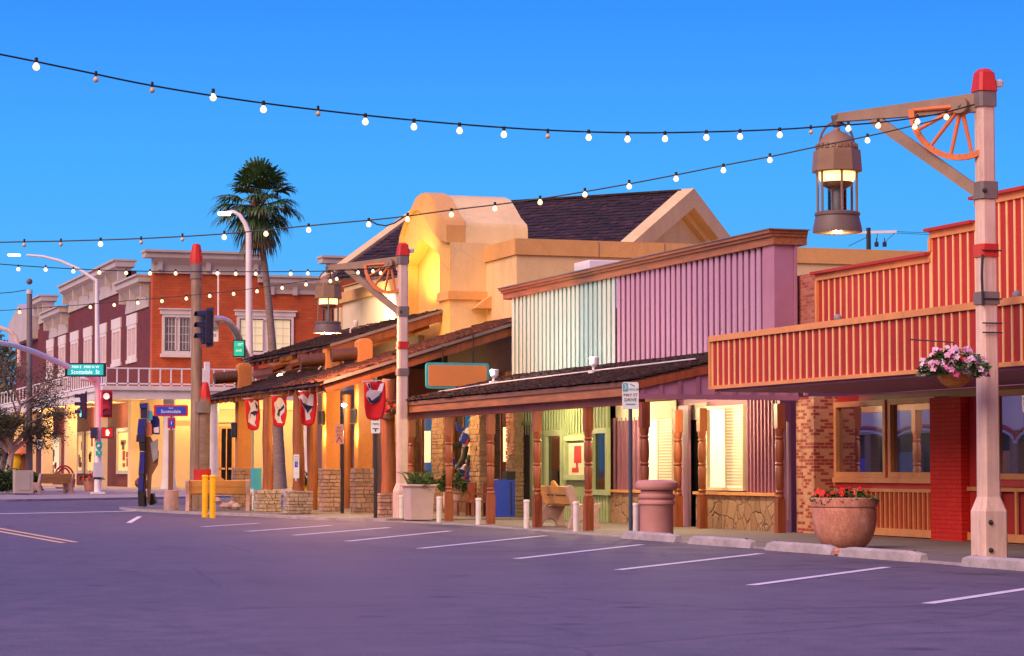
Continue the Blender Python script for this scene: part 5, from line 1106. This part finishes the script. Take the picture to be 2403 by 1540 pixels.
# cowboy cutout seen nearly edge on: layered painted boards
X_ = 14.9; Y_ = yO(343, X_); zc = .0; t = thing('cowboy_cutout', (X_, Y_, zc), 'tall painted cowboy cutout in blue and tan, seen nearly edge on at the corner kerb', 'cutout figure')
kx = dep(X_, Y_)/F
def cz_(y): return zO(y, X_, Y_)
def slab(pts, depth, nm, mat, o=0): m = MB(); m.prism([V((X_, Y_, 0)) + RT*((x-343)*kx) + V((0,0,cz_(y))) - FW*o for x, y in pts], FW*depth); m.build(nm, mat, t)
slab([(329,948),(345,946),(345,958),(330,958)], .5, 'hat', 'deep_blue', .3); slab([(331,958.2),(345,958.2),(345,982),(332,982)], .4, 'head', 'navy', .25)
slab([(327,984),(342,983),(341,1020),(326,1022),(324,1016)], .6, 'shirt', 'deep_blue', .3); slab([(323,1020.2),(341,1020.2),(342,1037),(322,1037)], .6, 'belt', 'navy', .31)
slab([(328,1037.2),(342,1037.2),(342,1060),(330,1058)], .5, 'holster', 'rubber_black', .28); slab([(331,1060.2),(342,1060.2),(341,1108),(328,1108)], .5, 'trousers', 'deep_blue', .28); slab([(328,1108.2),(340,1108.2),(340,1120),(329,1119)], .5, 'knee_patch', 'navy', .3)
slab([(328,1120.2),(340,1120.2),(338,1152),(327,1152)], .5, 'trousers', 'deep_blue', .28); slab([(327,1152.2),(341,1152.2),(343,1189),(329,1188)], .6, 'boot', 'rubber_black', .35); slab([(345,1160),(356,1158),(364,1180),(352,1186),(345,1180)], .5, 'boot', 'rubber_black', -.2)
slab([(343,950),(349,952),(352,980),(348,1000),(344,990)], .08, 'face', 'flag_white', .1); slab([(351,976),(366,974),(372,985),(372,1020),(352,1018)], .08, 'jacket', 'deep_blue', -.1); slab([(348,990),(356,996),(357,1022),(343,1024),(342,1010)], .1, 'scarf', 'wheel_orange', .12)
slab([(342,1024.2),(352,1024.2),(372,1060),(370,1090),(356,1116),(352,1182),(347,1180),(345,1100),(340,1180),(336,1160),(341,1060)], .08, 'board_back', 'ply_brown', .05); slab([(353,1040),(371,1030),(371,1075),(360,1085)], .06, 'board_back', 'grey_box', .13); slab([(360,1004),(372,1002),(372,1016),(361,1016)], .05, 'printed_patch', 'flag_white', .05)
slab([(349,965),(357,964),(358,985),(350,988)], .1, 'hand', 'teal', .15)
# wooden pole with red cap and short capped post
def cap(m, c, r0, r1, h, n=8): m.lathe([(r0*.86,0),(r0,.02),(r0,h*.35),(r1,h),(r1*.6,h+.05)], c, n)
X_ = 15.9; Y_ = yO(459, X_); zz = lambda y: zO(y, X_, Y_)
t = thing('wooden_pole', (X_, Y_, .07), 'tall weathered wooden pole with red cap before the brick building', 'wooden pole'); m = MB(); m.tube([(X_,Y_,.07),(X_+.01,Y_,4),(X_-.03,Y_,zz(622))], [.2,.185,.165], 14); m.build('shaft', 'pole_wood', t, True)
MB().lathe([(.2,0),(.2,.55)], (X_-.03,Y_,zz(655)), 12).build('collar', 'post_grey', t, True); m = MB(); cap(m, (X_-.03,Y_,zz(620)), .21, .14, .62, 10); m.build('post_cap', 'cap_red', t, True)
X_ = 16.15; Y_ = yO(471, X_)-.5; t = thing('wooden_post', (X_, Y_, .07), 'dark post with red cap and red foot band against the weathered pole', 'wooden post'); MB().tube([(X_,Y_,.07),(X_,Y_,zO(935,X_,Y_))], .19, 12).build('shaft', 'palm_trunk', t, True); zz = lambda y: zO(y, X_, Y_)
m = MB(); cap(m, (X_+.02,Y_,zz(945)), .19, .12, .62, 8); m.build('post_cap', 'cap_red', t, True); MB().lathe([(.27,0),(.27,.36)], (X_-.06,Y_,zz(969)), 14).build('collar', 'post_grey', t, True); MB().lathe([(.3,0),(.3,.36)], (X_-.06,Y_,zz(1127)), 14).build('foot_band', 'cap_red', t, True)
# ================================================================ traffic signals
def head(par, c, n, lit, face, s=1.0, hood=True, plate='navy'):
    """signal housing with three lenses facing 'face'"""
    f = V(face).normalized(); r = f.cross(V((0,0,1))).normalized(); c = V(c)
    h = MB().obox(c, r*.19*s, V((0,0,.55*s)), f*.12*s).build('signal_housing', 'navy', par, bevel=.02)
    MB().obox(c-f*.11*s, r*.27*s, V((0,0,.64*s)), f*.012).build('backplate', plate, h)
    for i, nm in enumerate(('signal_red', 'lens_off', 'signal_green')):
        z = .36*s*(1-i); p = c + f*.13*s + V((0,0,z)); on_ = (i == lit)
        m = MB(); m.tube([p-f*.02, p+f*.015], (.15 if on_ and i == 0 else .15)*s, 14); m.build('lens', (('signal_red_white', 'yellow_paint_line', 'signal_green')[i]) if on_ else 'iron_dark', h, True)
        m = MB(); m.prism([p+r*.16*s*cos(R(a))+V((0,0,.16*s*sin(R(a)))) for a in range(0, 181, 20)] + [p+r*.145*s*cos(R(a))+V((0,0,.145*s*sin(R(a)))) for a in range(180, -1, -20)], f*.26*s); m.build('visor', 'navy', h)
def street_lamp_arm(par, a, b, rise, r, headmat):
    a, b = V(a), V(b); m = MB(); m.tube([a, a.lerp(b,.25)+V((0,0,rise*.5)), a.lerp(b,.55)+V((0,0,rise*.9)), b], [r,r*.9,r*.8,r*.6], 8); m.build('lamp_arm', 'white_paint', par, True)
# far corner pole
d = 116; p = atD(229, 1150, d); zg = .22; t = thing('traffic_signal', (p.x, p.y, zg), 'white traffic signal pole with long lamp arm and red signal at the far corner', 'traffic signal')
P = lambda px, py, dd=d: atD(px, py, dd)
m = MB(); m.tube([(p.x,p.y,zg),(p.x,p.y,2.5),P(227,655)], [.17,.15,.09], 12).box(p.x-.3,p.x+.3,p.y-.3,p.y+.3,zg-.02,zg+.08); m.build('pole', 'white_paint', t, True)
m = MB(); m.tube([P(227,660), P(185,632), P(140,612), P(100,602), P(62,599)], [.09,.08,.07,.06,.05], 8); m.build('lamp_arm', 'white_paint', t, True)
MB().obox(P(33,599), RT*.3, FW*.12, V((0,0,.05))).build('lamp_head', 'lamp_head', t, bevel=.04)
m = MB(); m.tube([P(-20,801,110), P(30,810,111), P(80,826,113), P(120,843,114), P(158,860,115), P(228,890,116)], [.12,.12,.13,.13,.14,.14], 8); m.build('mast_arm', 'white_paint', t, True)
m = MB(); m.tube([P(229,935), P(226,905), P(212,892), P(190,888)], .1, 8); m.build('sign_arm', 'white_paint', t, True)
sb = P(200.5, 868, 115); wS, hS = 96*115/F, 32*115/F
m = MB(); m.obox(sb+FW*.06, RT*wS/2, V((0,0,hS/2)), FW*.07); sgn = m.build('street_name_sign', 'rubber_black', t)
MB().obox(sb-FW*.02, RT*(wS/2-.12), V((0,0,hS/2-.07)), FW*.008).build('sign_face', 'sign_teal_lit', sgn)
text(sgn, '7000 E  3900 N W', .17, on(sb, 0, .13, .04), RT, 'sign_letters_lit'); text(sgn, 'Scottsdale  St', .26, on(sb, 0, -.11, .04), RT, 'sign_letters_lit', sx=.95)
head(t, P(250,948,115.6), 3, 0, -FW+RT*.12, 1.0, plate='red_glow_plate'); head(t, P(196,952,115.8), 3, 2, -RT*.95-FW*.3, 1.05)  # red head's backplate carries the lamp's glow as its colour
sgl = P(248,952,115.4)
pd = P(253,1016,115.6); MB().obox(pd, RT*.3, V((0,0,.26)), FW*.14).build('walk_signal', 'navy', t, bevel=.02)
m = MB(); hb = pd - FW*.16; m.obox(hb+V((0,0,-.05)), RT*.06, V((0,0,.08)), FW*.01)
for k, l in enumerate((.09,.12,.12,.1)): m.obox(hb+RT*(-.05+.033*k)+V((0,0,.03+l/2)), RT*.013, V((0,0,l/2)), FW*.01)
m.obox(hb+RT*.085+V((0,0,.0)), RT*.012+V((0,0,.02)), V((0,0,.05))-RT*.01, FW*.01); m.build('hand_symbol', 'signal_hand', t); MB().obox(pd-FW*.142, RT*.26, V((0,0,.22)), FW*.003).build('walk_face', 'fire_red', t)
MB().obox(P(222,1016,115.8), RT*.16, V((0,0,.26)), FW*.25).build('walk_signal', 'navy', t)
c = P(232,1047,115.75); m = MB(); m.prism([c+RT*x*.3+V((0,0,y*.34)) for x, y in ((-.5,.5),(0,.56),(.5,.5),(.55,0),(.35,-.4),(0,-.6),(-.35,-.4),(-.55,0))], FW*.02); m.build('route_shield', 'sign_green', t); MB().ball(c-FW*.01, .08, 10, 5).build('route_symbol', 'sign_white', t)
c2 = P(232,1064,115.75); MB().obox(c2, RT*.15, V((0,0,.11)), FW*.01).build('arrow_plate', 'sign_green', t); text(t, '↑', .2, on(c2,0,0,.02), RT, 'sign_white'); MB().box(p.x-.2,p.x+.2,p.y-.2,p.y+.2,1.0,1.7).build('control_box', 'galv', t); MB().lathe([(.18,0),(.18,.12)], (p.x,p.y,.9), 12).build('band', 'navy', t)
# near corner pole
d = 88; p = atD(584, 1180, d); zg = .07; t2 = thing('traffic_signal', (p.x, p.y, zg), 'white traffic signal pole with curved lamp arm rising before the palm', 'traffic signal')
m = MB(); m.tube([(p.x,p.y,zg),(p.x,p.y,4),P(583,545,d)], [.17,.15,.10], 12); m.build('pole', 'white_paint', t2, True)
m = MB(); m.tube([P(583,548,d), P(575,525,d), P(562,505,d), P(548,497,d), P(532,498,d)], [.1,.085,.07,.06,.05], 8); m.build('lamp_arm', 'white_paint', t2, True); MB().obox(P(526,502,d), RT*.22, FW*.14, V((0,0,.06))).build('lamp_head', 'lamp_head', t2, bevel=.03)
m = MB(); m.tube([P(583,850,d), P(566,810,86), P(553,778,84), P(538,757,82), P(520,749,80), P(500,748,78)], [.15,.14,.13,.12,.11,.1], 8); m.build('mast_arm', 'white_paint', t2, True)
head(t2, P(485,768,78), 3, 9, -RT*.85-FW*.5, .98); 
sb = P(560.5, 818, 84); m = MB(); m.obox(sb+FW*.08, RT*.2+FW*.05, V((0,0,.3)), FW*.07); s2 = m.build('street_name_sign', 'rubber_black', t2); MB().obox(sb-FW*.03, RT*.17+FW*.04, V((0,0,.26)), FW*.008).build('sign_face', 'sign_green_lit', s2); text(s2, 'E 1ST', .13, on(sb, 0, .13, .06), RT, 'sign_letters_lit'); text(s2, 'AVE', .12, on(sb, 0, -.08, .06), RT, 'sign_yellow_lit')
c = P(503,783,79); MB().obox(c, RT*.13, V((0,0,.26)), FW*.01).build('lane_plate', 'sign_white', t2); text(t2, 'ONLY', .09, on(c,0,.1,.02), RT, 'ink'); text(t2, '03', .13, on(c,0,-.06,.02), RT, 'ink')
c = P(504,755,79); MB().obox(c, RT*.12, V((0,0,.2)), FW*.1).build('signal_housing', 'grey_box', t2)
c = P(513,640,79.5); m = MB(); m.tube([P(512,747,79.5), P(512,645,79.5)], .03, 6); m.obox(P(508,640,79.5), RT*.13, V((0,0,.05)), FW*.05); m.build('camera_mast', 'white_paint', t2)
MB().obox(P(597,852,88.4), RT*.15, V((0,0,.3)), FW*.14).build('walk_signal', 'fire_red', t2)
# ball topped pole, far street sign, arched pole
d = 118; p = P(69, 1150, d); t = thing('ball_post', (p.x, p.y, .25), 'dark grey post with ball finial before the brick side wall', 'post'); m = MB(); m.tube([(p.x,p.y,.25), P(69,680,d)], [.17,.13], 12); m.build('shaft', 'post_grey', t, True); MB().ball(P(69,661,d), .15, 12, 8).build('finial', 'lantern_dark', t, True); MB().lathe([(.15,0),(.15,.2)], P(69,690,d), 12).build('collar', 'galv', t, True); MB().tube([P(-20,690,d), P(30,686,d), P(66,680,d)], .02, 5).build('wire', 'rubber_black', t)
p = P(94, 1100, 125); t = thing('street_notice', (p.x, p.y, .38), 'blank pale notice on a thin dark pole by the far shop windows', 'sign'); MB().tube([(p.x,p.y,.38), P(94,1040,125)], .04, 6).build('pole', 'iron_dark', t); signboard(t, P(93,1043,124.8), .27, .5, 'sign_white')
t = thing('arched_lamp', P(40,830,150), 'thin arched pinkish lamp arm beyond the brick building', 'lamp post'); MB().tube([P(45,860,150), P(44,812,150), P(36,790,150), P(20,775,150), P(-10,766,150)], .12, 8).build('arm', 'post_pink', t, True)
# ================================================================ palm, tree, shrubs and the far corner's furniture
d = 122; root = atD(657, 1146, d); t = thing('palm_tree', (root.x, root.y, .3), 'tall slender fan palm with shaggy crown rising before the brick building', 'palm')
tk = [atD(657,1148,d), atD(653,1030,d), atD(648,930,d), atD(640,830,d), atD(633,740,d), atD(624,650,d), atD(613,560,d), atD(606,500,d)]
fine = [tk[i].lerp(tk[i+1], k/4) for i in range(len(tk)-1) for k in range(4)] + [tk[-1]]
m = MB(); n_ = len(fine); m.tube(fine, [(.36-.24*(i/n_)**.5)*(1+.05*(i%2)) for i in range(n_)], 12); m.build('trunk', 'palm_trunk', t, True)
top = tk[-1] + V((0,0,.5))
def fan(m, base, d, L, spread, nb, droop, fold=.25):
    d = d.normalized(); s = d.cross(V((0,0,1))); s = s.normalized() if s.length > .05 else RT.copy(); n = s.cross(d).normalized()
    tipb = base + d*L*.55; m.tube([base, tipb], [.03,.018], 4)
    for k in range(nb):
        a = R(spread)*(2*k/(nb-1)-1); l = L*(.75-.22*abs(a)/R(spread))*random.uniform(.85,1.1)
        dd = (d*cos(a)+s*sin(a)+n*random.uniform(-.12,.12)).normalized(); w_ = s*cos(a)-d*sin(a)
        p0 = tipb; p1 = tipb + dd*l*.55 + V((0,0,-droop*l*.12)); p2 = tipb + dd*l*.85 + V((0,0,-droop*l*.42)); p3 = p2 + dd*l*.12 + V((0,0,-droop*l*.3))
        wd = .075*L/2; a0, b0 = m.vs([p0-w_*wd*.4, p0+w_*wd*.4]); a1, b1 = m.vs([p1-w_*wd, p1+w_*wd]); a2, b2 = m.vs([p2-w_*wd*.6, p2+w_*wd*.6]); e = m.bm.verts.new(p3)
        m.fa([a0,b0,b1,a1]); m.fa([a1,b1,b2,a2]); m.fa([a2,b2,e])
def crown_dir(az, el): return V((cos(az)*cos(el), sin(az)*cos(el), sin(el)))
m = MB(); md = MB(); N = 52
for i in range(N):
    f = i/N; az = i*2.39996; el = R(86 - 125*f**.85 + random.uniform(-9,9))
    fan(m, top + V((0,0,.2-.7*f)), crown_dir(az, el), 1.85*random.uniform(.85,1.15) if f < .75 else 1.5, 64, 17, .25+.8*f)
for i in range(13):
    az = i*2.39996+.5; fan(md, top + V((0,0,-.5-.3*random.random())), crown_dir(az, R(random.uniform(-68,-35))), random.uniform(1.2,1.7), 36, 10, .8)
m.build('crown', 'frond', t); md.build('dead_fronds', 'frond_dry', t)
m = MB()
for _ in range(60): a = random.random()*6.28; p = top+V((.22*cos(a), .22*sin(a), random.uniform(-1.3,.1))); m.tube([p, p+V((.25*cos(a), .25*sin(a), .35))], [.05,.02], 4)
m.build('leaf_bases', 'beam_red', t)
# pale barked tree on the far corner
d = 117; base = atD(18, 1138, d); t = thing('tree', (base.x, base.y, .25), 'sparse pale barked tree with thin bare branches and olive leaves on the far corner', 'tree')
m = MB(); tw = MB(); tips = []
def limb(p, dr, L, r, lev):
    pts = [p]; 
    for k in range(4): dr = (dr + V((random.uniform(-.16,.16), random.uniform(-.16,.16), .03))).normalized(); pts.append(pts[-1]+dr*L/4)
    (m if lev < 2 else tw).tube(pts, [r*(1-.12*k) for k in range(5)], 7 if lev < 2 else 4)
    if lev >= 4: tips.extend(pts[1:]); return
    if lev >= 3: tips.extend(pts[2:])
    for k in range(3 if lev else 4):
        q = dr.cross(V((random.uniform(-1,1), random.uniform(-1,1), random.uniform(-1,1)))).normalized(); limb(pts[random.choice((2,3,4)) if lev else 4], (dr*.75+q*.62+V((0,0,-.02*lev))).normalized(), L*random.uniform(.55,.8), r*.55, lev+1)
limb(base, V((.02,.0,1)), 1.6, .24, 0)
p0 = base+V((0,0,1.6))
for dx, L_ in ((.45,2.3),(.8,1.7),(-.55,2.2),(-.8,1.8),(.1,2.4)): limb(p0, (RT*dx+FW*random.uniform(-.3,.3)+V((0,0,.9))).normalized(), L_, .12, 1)
m.build('trunk', 'bark_pale', t, True); tw.build('branches', 'twig', t)
m = MB()
for c in tips:
    if random.random() < .8: tuft(m, c-V((0,0,.25)), 18, .55, .55, .10, 0, rmin=.05)
m.build('crown', 'leaf_olive', t)
def shrub(px, py, d, w_, h_, lb, mat='leaf_dark', n=1600, dz=0):
    c = atD(px, py, d); t = thing('shrub', c, lb, 'shrub', 'shrubs on the far corner'); m = MB()
    for k in range(10): a = random.random()*6.28; tuft(m, c+V((w_*.5*cos(a)*random.random(), w_*.5*sin(a)*random.random(), h_*.3*random.random()-.1)), n//10, w_*.55, h_*.75, .2, 0, rmin=.1)
    m.build('foliage', mat, t); m = MB()
    for k in range(6): a = k; m.tube([c, c+V((w_*.3*cos(a), w_*.3*sin(a), h_*.6))], [.03,.01], 5)
    m.build('stem', 'twig', t)
shrub(2, 1152, 114, 1.25, 1.25, 'dense dark green shrub beside the beige cabinet'); shrub(40, 1146, 119, .75, 1.0, 'smaller green shrub behind the beige cabinet', 'leaf'); shrub(73, 1148, 117.5, .45, .9, 'narrow shrub between beige cabinet and far bench', 'leaf')
d = 113; c = atD(50, 1158, d); t = thing('cabinet', (c.x, c.y, c.z), 'beige utility cabinet on the far corner before the dark shrub', 'cabinet'); h = zO(1104, c.x, c.y)
MB().box(c.x-.35,c.x+.5,c.y-.35,c.y+.4,c.z,h).build('case', 'beige_box', t, bevel=.02); MB().box(c.x-.2,c.x+.35,c.y-.37,c.y-.351,c.z+.15,h-.1).build('door', 'beige_box', t)
c = atD(216, 1153, 117); t = thing('planter_box', c, 'wide pink planter of red flowers behind the white signal pole', 'planter'); m = MB(); m.lathe([(.3,0),(.36,.1),(.46,.55),(.5,.6),(.44,.62)], c, 18); m.build('bowl', 'terracotta', t, True); m = MB(); tuft(m, c+V((0,0,.55)), 200, .5, .3, .13); m.build('leaves', 'leaf_dark', t); m = MB(); blooms(m, c+V((0,0,.6)), 40, .5, .3, .07, .1); m.build('flowers', 'petal_red', t)
# red hooped cart and round red hood by the far shop
c = atD(150, 1130, 121); t = thing('flower_cart', (c.x, c.y, c.z), 'small red hooped cart with bucket behind the far bench', 'cart'); m = MB()
for w_, h_ in ((.5,.75),(.33,.62)): m.tube([c+RT*w_*cos(R(a))+V((0,0,.1+h_*sin(R(a))*.9)) for a in range(0, 181, 15)], .045, 6)
m.build('hoop', 'fire_red', t, True); MB().lathe([(.22,-.3),(.28,.1),(.25,.12)], c+RT*.3, 14).build('bucket', 'fire_red', t, True); MB().box(c.x-.4,c.x+.4,c.y-.2,c.y+.2,c.z-.35,c.z-.28).build('bed', 'fire_red', t)
c = atD(50, 1060, 126); t = thing('round_hood', (c.x, c.y, .38), 'round orange red hooded display with yellow inside, behind the pale tree', 'display'); m = MB(); m.lathe([(.02,.55),(.4,.45),(.65,.1),(.68,-.1),(.6,-.12)], c, 20); m.build('hood', 'wheel_orange', t, True); MB().lathe([(.3,-.12),(.38,-.5),(.3,-.9),(.2,-1.2)], c-RT*.3, 14).build('bowl', 'yellow_bollard', t, True); MB().tube([c-RT*.55, c-RT*.55+V((0,0,-1.4))], .1, 8).tube([c+RT*.2, V((c.x,c.y,.38))], .16, 8).build('stand', 'beam', t, True)
c = atD(333, 1140, 119); t = thing('boulder', (c.x, c.y, c.z), 'rough brown boulder at the foot of the cream wall by the cutout', 'boulder'); m = MB(); m.lathe([(.3,-.1),(.36,.05),(.3,.22),(.14,.36),(.05,.4)], c, 9)
for v in m.bm.verts: v.co += V((random.uniform(-.06,.06), random.uniform(-.06,.06), random.uniform(-.05,.05)))
m.build('rock', 'ply_brown', t)
c = atD(530, 1192, 79.5); t = thing('boulder', (c.x, c.y, .07), 'low grey brown boulder pile beside the stone pillar base', 'boulder'); m = MB()
for k in range(7): m.lathe([(.1,-.05),(.16,.03),(.1,.12),(.02,.16)], V((c.x+random.uniform(-.3,.3), c.y+random.uniform(-.2,.2), .1+.05*k*random.random())), 7, k)
m.build('rock', 'concrete_pink', t)
# utility pole beyond the block, dim tree mass beyond the brick building
d = 150; c = atD(2040, 560, d); t = thing('utility_pole', (c.x, c.y, 0), 'dark utility pole with white crossarm and transformers above the orange wall', 'utility pole'); MB().tube([(c.x,c.y,0), atD(2037,535,d)], [.2,.14], 10).build('shaft', 'iron_dark', t, True)
MB().bar(atD(1984,547,d), atD(2103,544,d), .14, .16).build('crossarm', 'white_paint', t); m = MB()
for px in (2056, 2075): q = atD(px, 574, d); m.lathe([(.12,-.14),(.14,0),(.12,.16)], q, 8).tube([q, q+V((0,0,.4))], .03, 4)
m.build('transformer', 'navy', t, True); m = MB(); m.tube([atD(2037,555,d), atD(1990,578,d)], .02, 4).tube([atD(2058,546,d), atD(2056,580,d)], .02, 4).tube([atD(2100,546,d), atD(2076,568,d)], .02, 4).tube([atD(2103,544,d), atD(2300,551,d+3)], .015, 4).tube([atD(2075,546,d), atD(2300,556,d+3)], .015, 4); m.build('wire', 'iron_dark', t)
for k, (px, py, w_, h_) in enumerate(((8,905,7,9),(52,930,5,7),(-35,900,6,9))):
    c = atD(px, 1100, 195+k*6); t = thing('tree', (c.x, c.y, .4), ('dim leafless tree mass beyond the brick building, nearest the frame edge', 'dim lower tree crown against the end of the brick building', 'dim tree crown partly out of frame beyond the street')[k], 'tree', 'dim trees down the street'); m = MB(); zt = zO(py-150, c.x, c.y)
    for j in range(26): a = random.random()*6.28; q = w_*.45*random.random(); tuft(m, (c.x+q*cos(a), c.y+q*sin(a), 1.5+(zt-4)*random.random()), 60, 1.5, 1.8, .5, 0, rmin=.1)
    m.build('crown', 'leaf_olive', t); MB().tube([(c.x,c.y,.3),(c.x,c.y,zt*.7)], [.3,.12], 8).build('trunk', 'twig', t)
# ================================================================ lit lamps of the place, plus added spots on the green sheet
def L_(kind, loc, e, c, **k): return lamp('lamp', kind, loc, e, c, **k)
warm = (1.0,.60,.24); amber = (1.0,.72,.30); cool = (.72,1.0,.95)
L_('SPOT', (XT-1.0, (n0+n1)/2-.3, 7.0), 550, (1,.66,.2), size=.1, target=(XT+.4, (n0+n1)/2+.1, 8.6), spot=120)
L_('SPOT', (XT-.8, YF+1.0, 6.8), 500, (1,.80,.42), size=.1, target=(XT+.1, YF+1.8, 6.6), spot=130)
for px in (1158, 1392): y = yO(px, 20.6); L_('SPOT', (20.4, y, 4.05), 45 if px < 1300 else 60, cool if px < 1300 else (1,.7,.75), size=.12, target=(XL, y-1.2, 5.3), spot=140)
L_('SPOT', (20.2, 63, 3.95), 45, cool, size=.12, target=(XL, 62, 5.2), spot=140)  # added spot without a fixture, widens the wash on the green sheet
L_('SPOT', (20.2, 60.9, 3.95), 55, cool, size=.12, target=(XL, 60.6, 5.2), spot=140)  # another added spot, no fixture on the porch roof here
L_('SPOT', (20.2, 59.2, 3.95), 40, cool, size=.12, target=(XL, 59.4, 5.2), spot=110)  # extra spot put in to brighten the green sheet's dim end
sr = sgl - FW*.7; L_('POINT', sr, 70, (1,.02,.04), size=.1)
for y in (50.0, 52.6, 56.5, 61): L_('POINT', (21.2, y, 2.8), 220, (1,.80,.45), size=.08)
for px, X, Y in ((776, 19.0, None), (852, 19.4, None)):
    Y = yO(px, X); L_('POINT', (X-.42, Y-.2, 2.45), 60, (1,.6,.2), size=.06); L_('POINT', (X-.42, Y-.2, 3.5), 40, (1,.6,.2), size=.06)
for y in (68.5, 71.5, 75.5, 79): L_('POINT', (20.6, y, 3.5), 230, warm, size=.08)
L_('POINT', (20.3, 77, 5.0), 260, warm, size=.08)
for x, y in ((27.5,127.6),(31,127.6),(35,127.6),(24.3,130.3)): L_('POINT', (x, y, 4.6), 420, (1,.62,.24), size=.1)
for y in (138, 148, 160): L_('POINT', (22.0, y, 4.6), 400, (1,.60,.24), size=.1)
L_('POINT', (18.9, yO(803,18.6)-.3, zO(951,18.6,yO(803,18.6))), 25, (.7,.8,1), size=.05)
# ================================================================ the row across the street that the dark windows mirror
t = thing('opposite_shop', (-6, 66, 0), 'pale shop row across the street, mirrored in the dark windows of the red shop', 'shop building')
MB().box(-14, -6, 22, 112, 3.0, 5.6).build('fascia', 'fascia_pale', t); MB().box(-13.5, -6.6, 22.2, 111.8, 0, 2.99).build('shop_wall', 'iron_dark', t)
m = MB()
for k in range(16):
    y = 23+k*5.5; pts = [(-5.96, y+2.7-2.7*cos(R(a)), 2.6+.7*sin(R(a))) for a in range(0, 181, 15)]; m.tube(pts, .09, 6)
m.build('arch_trim', 'ink_red', t)
m = MB()
for k in range(16):
    y = 23+k*5.5; pts = [(-5.93, y+2.7-2.7*cos(R(a)), 2.44+.7*sin(R(a))) for a in range(0, 181, 15)]; m.tube(pts, .06, 6)
m.build('arch_rim', 'sign_white', t)
for k in range(14): MB().box(-6.5, -6.02, 23+k*6.6, 23.6+k*6.6, 0, 2.99).build('pillar', 'stone_tan', t)
for k in range(20): MB().box(-6.59, -6.4, 25+k*4.3, 27.0+k*4.3, .7+.2*(k%3), 1.9+.25*(k%2)).build('window_display', ('sign_white','grey_box','royal','tan_trim')[k%4], t)
